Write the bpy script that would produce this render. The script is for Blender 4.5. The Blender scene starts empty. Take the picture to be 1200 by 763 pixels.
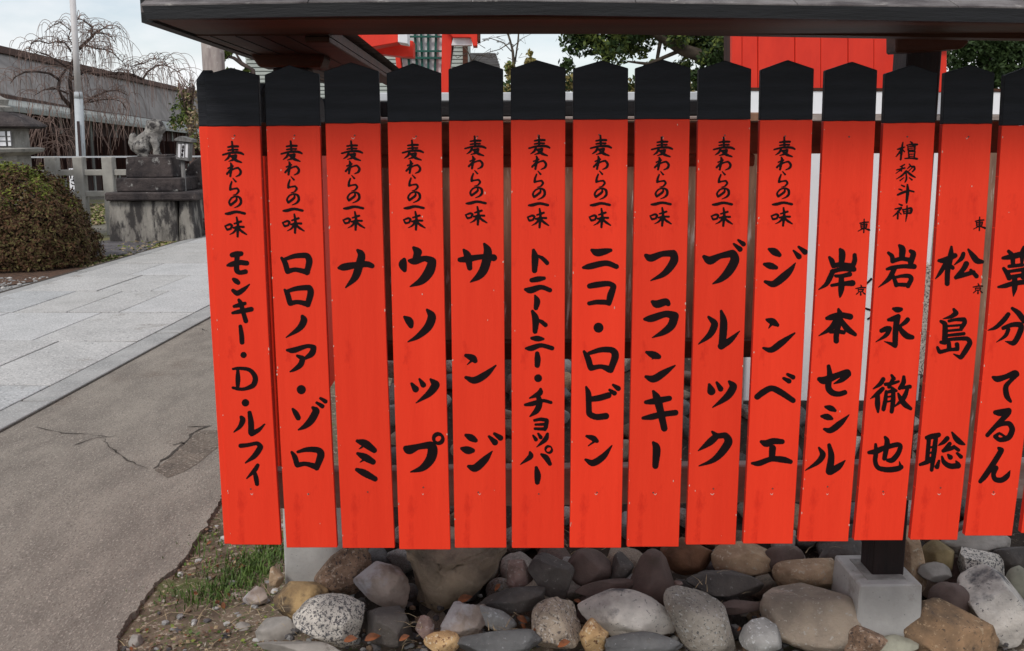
import bpy, bmesh, math, random
import numpy as np
from mathutils import Vector, Matrix, noise, geometry
random.seed(7); rng = np.random.default_rng(7)
SC = bpy.context.scene
COL = SC.collection
# ------------------------------------------------------------------ camera
F, PSI, PIT, H = 1167.0, math.radians(1.47), math.radians(10.68), 1.40
CX, CY = 600.0, 381.5
Rm = Matrix.Rotation(-PSI, 3, 'Z') @ Matrix.Rotation(math.pi/2 - PIT, 3, 'X') @ Matrix.Rotation(math.radians(-.23), 3, 'Z')
cam = bpy.data.objects.new('camera', bpy.data.cameras.new('camera'))
COL.objects.link(cam); SC.camera = cam
cam.matrix_world = Matrix.Translation((0, 0, H)) @ Rm.to_4x4()
cam.data.sensor_width = 36.0; cam.data.lens = F/1200*36.0
cam.data.clip_start = .05; cam.data.clip_end = 2000
# ------------------------------------------------------------------ world: bright thin overcast
w = bpy.data.worlds.new('World'); SC.world = w; w.use_nodes = True
nt = w.node_tree; N = nt.nodes; L = nt.links
bg = N['Background']; bg.inputs[1].default_value = .105
sky = N.new('ShaderNodeTexSky'); sky.sky_type = 'NISHITA'; sky.sun_disc = False
sky.sun_elevation = math.radians(48); sky.sun_rotation = math.radians(205)
tc = N.new('ShaderNodeTexCoord'); mp = N.new('ShaderNodeMapping'); mp.inputs['Scale'].default_value = (1, 1, 2.6)
nz = N.new('ShaderNodeTexNoise'); nz.inputs['Scale'].default_value = 3.4; nz.inputs['Detail'].default_value = 6; nz.inputs['Roughness'].default_value = .55
cr = N.new('ShaderNodeValToRGB'); cr.color_ramp.elements[0].position = .40; cr.color_ramp.elements[0].color = (.30, .30, .30, 1)
cr.color_ramp.elements[1].position = .60; cr.color_ramp.elements[1].color = (.97, .97, .97, 1)
mx = N.new('ShaderNodeMixRGB'); mx.inputs[2].default_value = (7.7, 7.8, 7.95, 1)
L.new(tc.outputs['Generated'], mp.inputs[0]); L.new(mp.outputs[0], nz.inputs[0]); L.new(nz.outputs[0], cr.inputs[0])
L.new(cr.outputs[0], mx.inputs[0]); L.new(sky.outputs[0], mx.inputs[1]); L.new(mx.outputs[0], bg.inputs[0])
sun = bpy.data.objects.new('sun', bpy.data.lights.new('sun', 'SUN')); COL.objects.link(sun)
sun.data.energy = 1.5; sun.data.angle = math.radians(14); sun.data.color = (1, .96, .9)
sd = Vector((-.55, -.85, 1.05)).normalized()            # direction towards the sun
sun.rotation_euler = sd.to_track_quat('Z', 'Y').to_euler()
sky.sun_elevation = math.asin(sd.z); sky.sun_rotation = math.atan2(sd.x, sd.y)
SC.view_settings.view_transform = 'Standard'; SC.view_settings.look = 'None'
SC.view_settings.exposure = .28; SC.view_settings.gamma = 1; SC.view_settings.use_curve_mapping = False

# ------------------------------------------------------------------ helpers
def ray(px, py): return Rm @ Vector(((px-CX)/F, -(py-CY)/F, -1))
def P(px, py, Y):
    d = ray(px, py); t = Y/d.y; return Vector((d.x*t, Y, H+d.z*t))
def G(px, py, z=0.0):
    d = ray(px, py); t = (z-H)/d.z; return Vector((d.x*t, d.y*t, z))
def srgb(r, g, b):
    return tuple(((c/255)/12.92 if c/255 <= .04045 else ((c/255+.055)/1.055)**2.4) for c in (r, g, b))+(1,)

def mat(name, c1, c2=None, scale=8, rough=.8, bump=.3, bscale=None, stretch=(1, 1, 1), speck=None, sscale=120, sthr=.62,
        spec=.3, detail=8, lo=.35, hi=.65, bdist=.004, c3=None, c3scale=3, c3thr=.6, wave=None, coord='Object', c3str=(1, 1, 1), vary=0):
    m = bpy.data.materials.new(name); m.use_nodes = True
    T = m.node_tree; n = T.nodes; l = T.links; b = n['Principled BSDF']
    b.inputs['Roughness'].default_value = rough; b.inputs['Specular IOR Level'].default_value = spec
    tcn = n.new('ShaderNodeTexCoord'); mpn = n.new('ShaderNodeMapping'); mpn.inputs['Scale'].default_value = stretch
    l.new(tcn.outputs[coord], mpn.inputs[0])
    c2 = c2 or tuple(x*.8 for x in c1[:3])+(1,)
    def noi(sc, det=detail, ro=.6, vec=mpn.outputs[0]):
        q = n.new('ShaderNodeTexNoise'); q.inputs['Scale'].default_value = sc; q.inputs['Detail'].default_value = det
        q.inputs['Roughness'].default_value = ro; l.new(vec, q.inputs[0]); return q
    def ramp(src, a, bb, ca=(0, 0, 0, 1), cb=(1, 1, 1, 1)):
        q = n.new('ShaderNodeValToRGB'); q.color_ramp.elements[0].position = a; q.color_ramp.elements[1].position = bb
        q.color_ramp.elements[0].color = ca; q.color_ramp.elements[1].color = cb; l.new(src, q.inputs[0]); return q
    def mixc(fac, a, cc):
        q = n.new('ShaderNodeMixRGB'); l.new(fac, q.inputs[0]); l.new(a, q.inputs[1]); q.inputs[2].default_value = cc; return q
    base = ramp(noi(scale).outputs[0], lo, hi, c2, c1).outputs[0]
    if c3:
        mp3 = n.new('ShaderNodeMapping'); mp3.inputs['Scale'].default_value = c3str; mp3.inputs['Location'].default_value = (3, 5, 7); l.new(tcn.outputs[coord], mp3.inputs[0])
        base = mixc(ramp(noi(c3scale, 6, .65, mp3.outputs[0]).outputs[0], c3thr, c3thr+.1).outputs[0], base, c3).outputs[0]
    if speck:
        for k, s in enumerate(speck if isinstance(speck, list) else [speck]):
            base = mixc(ramp(noi(sscale*(1+.37*k), 3, .7).outputs[0], sthr, sthr+.05).outputs[0], base, s).outputs[0]
    if vary:      # every board its own slight fade, and its own place in the grain
        oi = n.new('ShaderNodeObjectInfo'); mr = n.new('ShaderNodeMapRange'); mr.inputs['To Min'].default_value = .90; mr.inputs['To Max'].default_value = 1.04
        l.new(oi.outputs['Random'], mr.inputs[0]); hs = n.new('ShaderNodeHueSaturation'); l.new(mr.outputs[0], hs.inputs['Value']); l.new(base, hs.inputs['Color']); base = hs.outputs[0]
        cx_ = n.new('ShaderNodeCombineXYZ'); mm = n.new('ShaderNodeMath'); mm.operation = 'MULTIPLY'; mm.inputs[1].default_value = 37; l.new(oi.outputs['Random'], mm.inputs[0])
        for q_ in range(3): l.new(mm.outputs[0], cx_.inputs[q_])
        l.new(cx_.outputs[0], mpn.inputs['Location'])
    l.new(base, b.inputs['Base Color'])
    if bump:
        bn = n.new('ShaderNodeBump'); bn.inputs['Strength'].default_value = bump; bn.inputs['Distance'].default_value = bdist
        l.new(noi(bscale or scale*4, 10, .65).outputs[0], bn.inputs['Height']); l.new(bn.outputs[0], b.inputs['Normal'])
    return m

def mesh(name, verts, faces, m, smooth=False):
    me = bpy.data.meshes.new(name); me.from_pydata([tuple(v) for v in verts], [], faces)
    if m: me.materials.append(m)
    if smooth: me.polygons.foreach_set('use_smooth', [True]*len(me.polygons))
    me.update(); return me
def link(name, me, parent=None, loc=None):
    o = bpy.data.objects.new(name, me); COL.objects.link(o)
    if loc is not None: o.location = loc
    if parent: o.parent = parent
    return o
def add(name, verts, faces, m, parent=None, origin=None, smooth=False):
    """verts in world space; origin = world point of the object's origin (a parent's origin is used for children)"""
    if parent is not None: org = Vector(parent['_o'])
    elif origin is not None: org = Vector(origin)
    else: org = sum((Vector(v) for v in verts), Vector())/max(1, len(verts))
    me = mesh(name, [Vector(v)-org for v in verts], faces, m, smooth)
    o = link(name, me, parent, None if parent is not None else org)
    o['_o'] = tuple(org); ALLO.append(o)
    return o
ALLO = []
def tag(o, label=None, cat=None, group=None, kind=None):
    if label: o['label'] = label
    if cat: o['category'] = cat
    if group: o['group'] = group
    if kind: o['kind'] = kind
    return o
def thing(name, loc, label, cat, group=None):
    o = bpy.data.objects.new(name, None); COL.objects.link(o); o.location = loc; o['_o'] = tuple(loc); ALLO.append(o)
    o.empty_display_size = .1
    return tag(o, label, cat, group)
BF = [(0, 3, 2, 1), (4, 5, 6, 7), (0, 1, 5, 4), (1, 2, 6, 5), (2, 3, 7, 6), (3, 0, 4, 7)]
def boxv(x0, x1, y0, y1, z0, z1):
    return [Vector(v) for v in ((x0, y0, z0), (x1, y0, z0), (x1, y1, z0), (x0, y1, z0), (x0, y0, z1), (x1, y0, z1), (x1, y1, z1), (x0, y1, z1))]
def bevel(o, wd=.004, seg=1):
    bm = bmesh.new(); bm.from_mesh(o.data)
    bmesh.ops.recalc_face_normals(bm, faces=bm.faces)
    bmesh.ops.bevel(bm, geom=bm.edges[:], offset=wd, segments=seg, affect='EDGES', clamp_overlap=True)
    bm.to_mesh(o.data); bm.free(); return o
def box(name, x0, x1, y0, y1, z0, z1, m, parent=None, bv=.003):
    o = add(name, boxv(x0, x1, y0, y1, z0, z1), BF, m, parent)
    return bevel(o, bv) if bv else o
def prism(name, front, back, m, parent=None, bv=0):
    n = len(front); v = list(front)+list(back)
    f = [tuple(range(n)), tuple(range(2*n-1, n-1, -1))]+[(i, i+n, (i+1) % n+n, (i+1) % n) for i in range(n)]
    o = add(name, v, f, m, parent); bm = bmesh.new(); bm.from_mesh(o.data); bmesh.ops.recalc_face_normals(bm, faces=bm.faces)
    if bv: bmesh.ops.bevel(bm, geom=bm.edges[:], offset=bv, segments=1, affect='EDGES', clamp_overlap=True)
    bm.to_mesh(o.data); bm.free(); return o
def off(v, dy): return [Vector((p.x, p.y+dy, p.z)) for p in v]
def beam(name, a, b, w_, h_, m, parent=None, bv=.002, up=Vector((0, 0, 1))):
    a = Vector(a); b = Vector(b); d = (b-a).normalized()
    s = d.cross(up).normalized()*w_/2; u = s.cross(d).normalized()*h_/2
    fr = [a-s-u, a+s-u, a+s+u, a-s+u]; bk = [q+(b-a) for q in fr]
    return prism(name, fr, bk, m, parent, bv)
def tube_geo(pts, rad, sides=8, cap=True):
    v = []; f = []
    for i, p in enumerate(pts):
        p = Vector(p); a = Vector(pts[max(0, i-1)]); b = Vector(pts[min(len(pts)-1, i+1)]); d = (b-a).normalized()
        s = d.orthogonal().normalized() if abs(d.z) > .99 else d.cross(Vector((0, 0, 1))).normalized()
        u = d.cross(s)
        for k in range(sides):
            t = 2*math.pi*k/sides; v.append(p+(s*math.cos(t)+u*math.sin(t))*rad[i])
    for i in range(len(pts)-1):
        for k in range(sides):
            k2 = (k+1) % sides; f.append((i*sides+k, i*sides+k2, (i+1)*sides+k2, (i+1)*sides+k))
    if cap: f.append(tuple(range(sides))[::-1]); f.append(tuple(range((len(pts)-1)*sides, len(pts)*sides)))
    return v, f
def tubes(name, lst, m, parent=None, sides=6, origin=None, smooth=True):
    V = []; Fc = []
    for pts, rad in lst:
        v, f = tube_geo(pts, rad, sides); o = len(V); V += v; Fc += [tuple(i+o for i in q) for q in f]
    return add(name, V, Fc, m, parent, origin, smooth)
def lathe(name, cx, cy, prof, m, parent=None, n=24, smooth=False, tw=0):
    v = []; f = []
    for r, z in prof:
        for k in range(n):
            t = 2*math.pi*k/n+tw; v.append(Vector((cx+r*math.cos(t), cy+r*math.sin(t), z)))
    for i in range(len(prof)-1):
        for k in range(n):
            k2 = (k+1) % n; f.append((i*n+k, i*n+k2, (i+1)*n+k2, (i+1)*n+k))
    f.append(tuple(range(n))[::-1]); f.append(tuple(range((len(prof)-1)*n, len(prof)*n)))
    return add(name, v, f, m, parent, smooth=smooth)
def leaves(name, cen, size, m, parent=None, nrm=None, asp=.5, kind=None, origin=None, mats=None, midx=None):
    cen = np.asarray(cen); n = len(cen)
    a = rng.normal(size=(n, 3)); 
    if nrm is not None: a = a*.6+nrm
    a /= np.linalg.norm(a, axis=1)[:, None]
    b = rng.normal(size=(n, 3)); b = np.cross(a, b); b /= np.linalg.norm(b, axis=1)[:, None]; c = np.cross(a, b)
    s = (size*(.6+.8*rng.random(n)))[:, None]
    v = np.stack([cen-b*s, cen+c*s*asp, cen+b*s, cen-c*s*asp], 1).reshape(-1, 3)
    org = np.array(parent['_o']) if parent is not None else (np.array(origin) if origin is not None else cen.mean(0))
    me = bpy.data.meshes.new(name); v = v-org
    me.vertices.add(n*4); me.vertices.foreach_set('co', v.ravel())
    me.loops.add(n*4); me.loops.foreach_set('vertex_index', np.arange(n*4))
    me.polygons.add(n); me.polygons.foreach_set('loop_start', np.arange(n)*4); me.polygons.foreach_set('loop_total', np.full(n, 4))
    for q in (mats or [m]): me.materials.append(q)
    if midx is not None: me.polygons.foreach_set('material_index', midx)
    me.update(); me.validate()
    o = link(name, me, parent, None if parent is not None else org); o['_o'] = tuple(float(x) for x in org); ALLO.append(o)
    if kind: o['kind'] = kind
    return o
def stone_mesh(name, rx, ry, rz, m, seed=0, rough=.12, sub=3, flat=0, box_=0, crag=0):
    bm = bmesh.new(); bmesh.ops.create_icosphere(bm, subdivisions=sub, radius=1)
    sv = Vector((seed*3.1, seed*1.7, seed*.9)); rs = random.Random(int(seed*1000)); cuts = []
    for _ in range(int(4+rough*34+crag*9)):
        nn = Vector((rs.gauss(0, 1), rs.gauss(0, 1), rs.gauss(0, 1))).normalized(); cuts.append((nn, rs.uniform(.60, .90)-crag*.13))
    for v in bm.verts:
        p = v.co.copy()
        if box_:
            q = Vector((math.copysign(abs(p.x)**(1-box_), p.x), math.copysign(abs(p.y)**(1-box_), p.y), math.copysign(abs(p.z)**(1-box_), p.z)))
            p = q*(.92)
        d = 1+rough*1.6*noise.noise(p*.9+sv)+rough*.7*noise.noise(p*2.1+sv)+crag*.25*noise.ridged_multi_fractal(p*1.8+sv, 1, 2, 3, 1, 1)*.5
        d += (.018+rough*.14)*noise.noise(p*6+sv)+.010*noise.noise(p*14+sv)
        p = p*d
        for nn, hh in cuts:
            e = p.dot(nn)-hh
            if e > 0: p = p-nn*e*.94
        v.co = Vector((p.x*rx, p.y*ry, p.z*rz))
    me = bpy.data.meshes.new(name); bm.to_mesh(me); bm.free(); me.materials.append(m)
    me.polygons.foreach_set('use_smooth', [crag < .9]*len(me.polygons)); me.update(); return me

# ------------------------------------------------------------------ materials
M = {}
def board_mat(name, c1, c2, rough):
    m = mat(name, c1, c2, scale=3, rough=rough, bump=.22, bscale=9, stretch=(7, 7, .8), spec=.35, bdist=.003, lo=.25, hi=.75, c3=None)
    return m
M['red'] = mat('vermilion_paint', (.94, .054, .020, 1), (.82, .038, .014, 1), scale=2.6, rough=.50, bump=.5, bscale=8, stretch=(8, 8, .7), spec=.2, vary=1, c3=(.70, .028, .011, 1), c3scale=5, c3thr=.60, c3str=(2.5, 1, 1.2),
               bdist=.0022, lo=.2, hi=.8, speck=(.9, .45, .36, 1), sscale=34, sthr=.765)
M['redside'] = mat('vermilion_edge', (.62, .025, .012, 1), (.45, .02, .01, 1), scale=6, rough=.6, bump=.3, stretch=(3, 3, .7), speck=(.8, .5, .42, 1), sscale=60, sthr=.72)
M['black'] = mat('black_paint', (.019, .020, .026, 1), (.009, .010, .013, 1), scale=5, rough=.62, bump=.8, bscale=9, stretch=(.8, 1, 7), spec=.22, bdist=.004,
                 speck=(.2, .2, .21, 1), sscale=45, sthr=.745)
M['ink'] = mat('brush_ink', (.011, .005, .006, 1), (.007, .004, .005, 1), scale=20, rough=.5, bump=0, spec=.12, stretch=(3, 1, 1), speck=(.16, .012, .008, 1), sscale=70, sthr=.73)
M['darkwood'] = mat('dark_brown_wood', (.085, .028, .014, 1), (.038, .014, .008, 1), scale=5, rough=.6, bump=.4, stretch=(.6, 3, 7), spec=.25)
M['postwood'] = mat('blackened_post', (.022, .012, .012, 1), (.012, .008, .008, 1), scale=6, rough=.6, bump=.6, stretch=(6, 6, .7), spec=.25)
M['fascia'] = mat('black_fascia_paint', (.013, .013, .015, 1), (.007, .007, .008, 1), scale=5, rough=.6, bump=.5, stretch=(.6, 4, 5), spec=.3, speck=(.3, .3, .3, 1), sscale=60, sthr=.76)
M['roofgrey'] = mat('weathered_roof_wood', (.20, .18, .175, 1), (.07, .058, .058, 1), scale=14, rough=.85, bump=.8, stretch=(1, 2, 2), c3=(.40, .37, .34, 1), c3scale=22, c3thr=.60)
M['rail'] = mat('worn_brown_rail', (.30, .15, .085, 1), (.13, .065, .04, 1), scale=6, rough=.7, bump=.5, stretch=(.8, 4, 4))
M['railgrey'] = mat('grey_brown_rail', (.40, .34, .31, 1), (.24, .19, .17, 1), scale=6, rough=.8, bump=.5, stretch=(.8, 4, 4))
M['plank'] = mat('dark_plank_back', (.34, .20, .13, 1), (.15, .085, .06, 1), scale=5, rough=.75, bump=.6, stretch=(5, 5, .8), c3=(.62, .58, .54, 1), c3scale=9, c3thr=.56, c3str=(5, 5, .5))
M['concrete'] = mat('footing_concrete', c3=(.27, .25, .225, 1), c3scale=7, c3thr=.55, c1=(.50, .485, .465, 1), c2=(.34, .33, .315, 1), scale=5, rough=.9, bump=.5, bscale=60, speck=(.2, .2, .2, 1), sscale=90, sthr=.66)
M['pave'] = mat('concrete_pavement', (.275, .240, .200, 1), (.175, .150, .126, 1), scale=3.4, rough=.9, bump=.7, bscale=40, stretch=(1.7, .75, 1), speck=[(.345, .30, .255, 1), (.125, .105, .088, 1)], sscale=95, sthr=.565, bdist=.010,
                c3=(.17, .137, .11, 1), c3scale=1.3, c3thr=.57)
M['slab'] = mat('granite_slab', (.50, .49, .48, 1), (.41, .405, .395, 1), scale=3, rough=.85, bump=.35, bscale=90, speck=[(.27, .26, .25, 1), (.62, .61, .60, 1)], sscale=60, sthr=.56)
M['slab2'] = mat('granite_slab_warm', (.46, .445, .425, 1), (.37, .36, .34, 1), scale=3, rough=.85, bump=.35, bscale=90, speck=[(.25, .24, .23, 1), (.58, .56, .54, 1)], sscale=60, sthr=.56)
M['slab3'] = mat('granite_slab_grey', (.44, .44, .435, 1), (.33, .33, .325, 1), scale=2, rough=.85, bump=.4, bscale=60, speck=[(.24, .235, .23, 1), (.56, .55, .54, 1)], sscale=55, sthr=.56, c3=(.31, .30, .285, 1), c3scale=1.7, c3thr=.56)
M['slab4'] = mat('granite_slab_stained', (.48, .465, .445, 1), (.37, .36, .345, 1), scale=2, rough=.85, bump=.4, bscale=60, speck=[(.24, .235, .23, 1), (.60, .58, .56, 1)], sscale=55, sthr=.56, c3=(.30, .28, .255, 1), c3scale=2.3, c3thr=.58)
M['curb'] = mat('granite_curb', (.37, .36, .345, 1), (.27, .265, .255, 1), scale=4, rough=.9, bump=.5, bscale=80, speck=[(.24, .23, .22, 1), (.5, .49, .47, 1)], sscale=80, sthr=.58)
M['soil'] = mat('brown_soil', (.20, .148, .105, 1), (.09, .064, .045, 1), scale=9, rough=1, bump=1, bscale=40, speck=[(.36, .30, .23, 1), (.08, .10, .03, 1)], sscale=50, sthr=.57, bdist=.01, c3=(.11, .12, .045, 1), c3scale=4, c3thr=.56)
M['ground'] = mat('packed_ground', (.20, .185, .15, 1), (.12, .105, .085, 1), scale=1.5, rough=1, bump=.8, bscale=30, speck=[(.33, .31, .28, 1), (.07, .07, .04, 1)], sscale=30, sthr=.58, bdist=.01, c3=(.20, .19, .07, 1), c3scale=.9, c3thr=.52)
M['crack'] = mat('crack_dirt', (.085, .07, .058, 1), (.04, .034, .028, 1), scale=30, rough=1, bump=0)
M['dust'] = mat('sunken_dirt', (.21, .17, .135, 1), (.12, .098, .08, 1), scale=7, rough=1, bump=1, bscale=40, bdist=.012, speck=[(.34, .29, .24, 1), (.07, .06, .05, 1)], sscale=60, sthr=.57)
M['leafdry'] = mat('dry_leaf', (.26, .085, .032, 1), (.10, .038, .018, 1), scale=40, rough=.7, bump=.3)
M['straw'] = mat('dry_straw', (.42, .33, .20, 1), (.24, .17, .10, 1), scale=40, rough=.8, bump=0)
M['brownbit'] = mat('brown_litter_bit', (.20, .12, .075, 1), (.10, .06, .04, 1), scale=20, bump=0)
M['palebit'] = mat('pale_litter_bit', (.38, .33, .28, 1), (.22, .19, .16, 1), scale=20, bump=0)
M['grass'] = mat('green_grass', (.11, .175, .035, 1), (.045, .085, .02, 1), scale=20, rough=.6, bump=0)
M['moss'] = mat('yellow_green_moss', (.20, .24, .05, 1), (.10, .12, .03, 1), scale=20, rough=.9, bump=0)
M['white'] = mat('white_plaster', (.84, .84, .86, 1), (.78, .78, .80, 1), scale=2, rough=.8, bump=.15)
M['whitegrey'] = mat('pale_grey_coping', (.55, .56, .58, 1), (.42, .43, .45, 1), scale=6, rough=.8, bump=.3)
M['beamred'] = mat('shrine_red_paint', (.74, .040, .018, 1), (.62, .028, .014, 1), scale=4, rough=.5, bump=.2, stretch=(1, 1, .4), spec=.3)
M['green'] = mat('green_lattice_paint', (.015, .10, .075, 1), (.010, .06, .05, 1), scale=8, rough=.5, bump=0)
M['paper'] = mat('pale_paper_pane', (.74, .72, .73, 1), (.64, .62, .63, 1), scale=6, rough=.9, bump=0)
M['siding'] = mat('pale_siding', (.47, .50, .46, 1), (.40, .43, .40, 1), scale=3, rough=.8, bump=.1)
M['groove'] = mat('siding_shadow_line', (.25, .26, .24, 1), (.2, .21, .2, 1), scale=3, rough=.8, bump=0)
M['pillar'] = mat('weathered_pillar', (.38, .33, .30, 1), (.22, .18, .17, 1), scale=5, rough=.9, bump=.5, stretch=(4, 4, .8), c3=(.5, .46, .43, 1), c3scale=6, c3thr=.55)
M['stone_pale'] = mat('pale_old_stone', (.42, .40, .36, 1), (.25, .235, .21, 1), scale=5, rough=.95, bump=.8, bscale=30, c3=(.09, .085, .08, 1), c3scale=4, c3thr=.60, speck=(.52, .5, .46, 1), sscale=40, sthr=.64, bdist=.01)
M['stone_stain'] = mat('streaked_plinth_stone', (.36, .335, .295, 1), (.17, .155, .138, 1), scale=2.5, rough=.95, bump=.8, bscale=30, stretch=(3, 3, .8), c3=(.055, .05, .048, 1), c3scale=3.4, c3thr=.44, c3str=(2.2, 2.2, .8), bdist=.02)
M['stone_dark'] = mat('blackened_stone', (.085, .068, .064, 1), (.030, .025, .026, 1), scale=5, rough=.95, bump=1, bscale=16, c3=(.36, .35, .33, 1), c3scale=7, c3thr=.60, bdist=.03)
M['fence'] = mat('stone_fence', (.44, .42, .38, 1), (.30, .285, .26, 1), scale=4, rough=.95, bump=.6, bscale=30, c3=(.16, .15, .135, 1), c3scale=4, c3thr=.60)
M['pole'] = mat('painted_pole', (.50, .53, .55, 1), (.40, .42, .44, 1), scale=3, rough=.5, bump=.1, c3=(.10, .055, .04, 1), c3scale=2.5, c3thr=.62, c3str=(6, 6, .6))
M['rooftile'] = mat('grey_roof_tiles', (.30, .275, .26, 1), (.19, .172, .162, 1), scale=1.6, rough=.9, bump=.6, bscale=10)
M['eave'] = mat('pale_eave', (.36, .37, .35, 1), (.26, .27, .255, 1), scale=3, rough=.8, bump=.2)
M['barnwood'] = mat('dark_red_brown_wall', (.060, .022, .016, 1), (.020, .010, .009, 1), scale=3, rough=.8, bump=.3, stretch=(4, 4, .5))
M['bark'] = mat('cherry_bark', (.085, .060, .052, 1), (.035, .026, .024, 1), scale=9, rough=.95, bump=.8)
M['twig'] = mat('thin_twigs', (.24, .165, .14, 1), (.14, .095, .08, 1), scale=5, rough=.9, bump=0)
M['barkpale'] = mat('pale_branch_bark', (.105, .08, .058, 1), (.04, .032, .026, 1), scale=9, rough=.95, bump=.8)
M['bushtan'] = mat('azalea_olive_leaf', (.145, .12, .045, 1), (.075, .06, .022, 1), scale=14, bump=0, spec=.2)
M['bushred'] = mat('azalea_winter_leaf', (.115, .058, .028, 1), (.055, .030, .016, 1), scale=14, rough=.75, bump=0, spec=.2)
M['bushgreen'] = mat('azalea_green_leaf', (.19, .21, .035, 1), (.09, .12, .02, 1), scale=14, rough=.75, bump=0, spec=.2)
M['bushcore'] = mat('bush_dark_core', (.022, .013, .009, 1), (.012, .008, .006, 1), scale=20, rough=1, bump=0)
M['leafdark'] = mat('dark_evergreen_leaf', (.045, .075, .022, 1), (.018, .034, .011, 1), scale=6, rough=.6, bump=0, spec=.2)
M['leafmid'] = mat('olive_leaf', (.13, .16, .035, 1), (.06, .085, .02, 1), scale=6, rough=.6, bump=0, spec=.2)
M['leaftan'] = mat('yellowed_leaf', (.34, .28, .10, 1), (.18, .14, .06, 1), scale=6, rough=.7, bump=0, spec=.2)
M['lantwood'] = mat('grey_lantern_wood', (.20, .19, .185, 1), (.10, .095, .09, 1), scale=8, rough=.9, bump=.4, stretch=(4, 4, 1))
M['gravel'] = mat('grey_gravel', (.40, .39, .375, 1), (.20, .19, .18, 1), scale=30, rough=1, bump=1, bscale=50, bdist=.015)
M['redsoil'] = mat('reddish_litter_soil', (.115, .065, .042, 1), (.055, .034, .024, 1), scale=14, rough=1, bump=1, bscale=40, speck=(.25, .12, .06, 1), sscale=40, sthr=.6)
M['asph'] = mat('dark_worn_paving', (.14, .128, .13, 1), (.07, .062, .066, 1), scale=3, rough=1, bump=.8, bscale=30, speck=(.24, .23, .22, 1), sscale=22, sthr=.6)
M['nail'] = mat('nail_head', (.10, .07, .06, 1), (.05, .04, .035, 1), scale=40, rough=.5, bump=0)

# ================================================================== SETTING: ground
def sheet(name, pts, m, z1, z0=None, kind='structure', label=None):
    pts = [Vector((p[0], p[1], z1)) for p in pts]
    if z0 is None: o = add(name, pts, [tuple(range(len(pts)))], m)
    else: o = prism(name, pts, [Vector((p.x, p.y, z0)) for p in pts], m)
    bm = bmesh.new(); bm.from_mesh(o.data)
    if z0 is None and bm.faces[:][0].normal.z < 0: bmesh.ops.reverse_faces(bm, faces=bm.faces)
    bm.to_mesh(o.data); bm.free(); tag(o, kind=kind)
    if label: o['label'] = label
    return o
sheet('ground', [(-400, -60), (400, -60), (400, 600), (-400, 600)], M['ground'], -.03, label='packed bare ground')
# soil bed between the pavement edge and the boards, gently uneven
edge_px = [(137, 763), (137, 745), (150, 724), (171, 698), (185, 681), (207, 662), (222, 645), (238, 620), (252, 596), (262, 575)]
edge = [G(x, y, .02) for x, y in edge_px]
ex = [(-.98, 1.2)]+[(p.x, p.y) for p in edge]+[(-1.06, 4.4), (-1.02, 5.2)]
nx, ny = 120, 110; V = []; Fc = []
for j in range(ny+1):
    for i in range(nx+1):
        x = -1.5+3.9*i/nx; y = 1.5+4.2*j/ny
        z = .003+.011*noise.noise(Vector((x*3, y*3, 0)))+.008*noise.noise(Vector((x*11, y*11, 3)))
        z += .02*max(0, min(1, (x+.75)/.3))-.006*(x < -1.06)
        V.append((x, y, z))
for j in range(ny):
    for i in range(nx):
        a = j*(nx+1)+i; Fc.append((a, a+1, a+nx+2, a+nx+1))
tag(add('soil_bed', V, Fc, M['soil'], smooth=True), 'brown soil bed beside the concrete pavement', kind='structure')
# concrete pavement, cast in one sheet, its right edge broken
def xl(y): return -2.5+.055*(y-5.07)      # inner curb line
pv = [(-9, -3), (-.98, -3)]+ex+[(-1.02, 8.0), (-.95, 13), (xl(13)+.16, 13.2), (xl(8)+.18, 8), (xl(4.6)+.18, 4.6), (xl(-3)+.18, -3)]
rag = []
for a, b in zip(pv, pv[1:]+pv[:1]):
    rag.append(a)
    if abs(a[0]+1.05) < .35 and 2 < a[1] < 5.5 and b[0] > -1.6:
        for k in range(1, 14):
            t = k/14; yy = a[1]*(1-t)+b[1]*t; rag.append((a[0]*(1-t)+b[0]*t+.022*noise.noise(Vector((yy*4, 1, 0)))+.012*noise.noise(Vector((yy*17, 5, 0)))+random.uniform(-.003, .003), yy+random.uniform(-.005, .005)))
sheet('concrete_pavement', [p for p in rag if p[0] > -8.9], M['pave'], .02, -.05, label='worn brown-grey concrete pavement with cracks')
# cracks and the sunken patch in the concrete
def ribbon(px, wd, z=.0232, m='crack', jit=.01):
    pts = [G(x, y, z) for x, y in px]; dense = []
    for a, b in zip(pts, pts[1:]):
        n = max(2, int((b-a).length/.035))
        for k in range(n):
            q = a.lerp(b, k/n); dense.append(q+Vector((random.uniform(-jit, jit), random.uniform(-jit, jit), 0)))
    dense.append(pts[-1]); V = []; Fc = []
    for i, q in enumerate(dense):
        d = (dense[min(i+1, len(dense)-1)]-dense[max(i-1, 0)]).normalized(); s = Vector((-d.y, d.x, 0))
        ww = wd*(.15+1.0*random.random())*.8*(.35+.65*math.sin(math.pi*min(1, (i+.5)/len(dense))))
        V += [q-s*ww, q+s*ww]
    for i in range(len(dense)-1): Fc.append((2*i, 2*i+2, 2*i+3, 2*i+1))
    return V, Fc
RB = [ribbon([(43, 500), (75, 507), (112, 510), (137, 512)], .006), ribbon([(83, 522), (105, 514), (137, 510)], .011),
      ribbon([(122, 516), (132, 525), (145, 537), (160, 545), (173, 549)], .007), ribbon([(116, 510), (125, 520), (140, 531)], .004),
      ribbon([(179, 549), (195, 536), (212, 521), (232, 503), (246, 499)], .013), ribbon([(220, 500), (235, 500), (250, 498)], .010),
      ribbon([(205, 521), (212, 518), (216, 520)], .014), ribbon([(228, 385), (236, 385), (243, 388)], .006), ribbon([(210, 389), (222, 383), (240, 379)], .004)]
V = []; Fc = []
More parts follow.
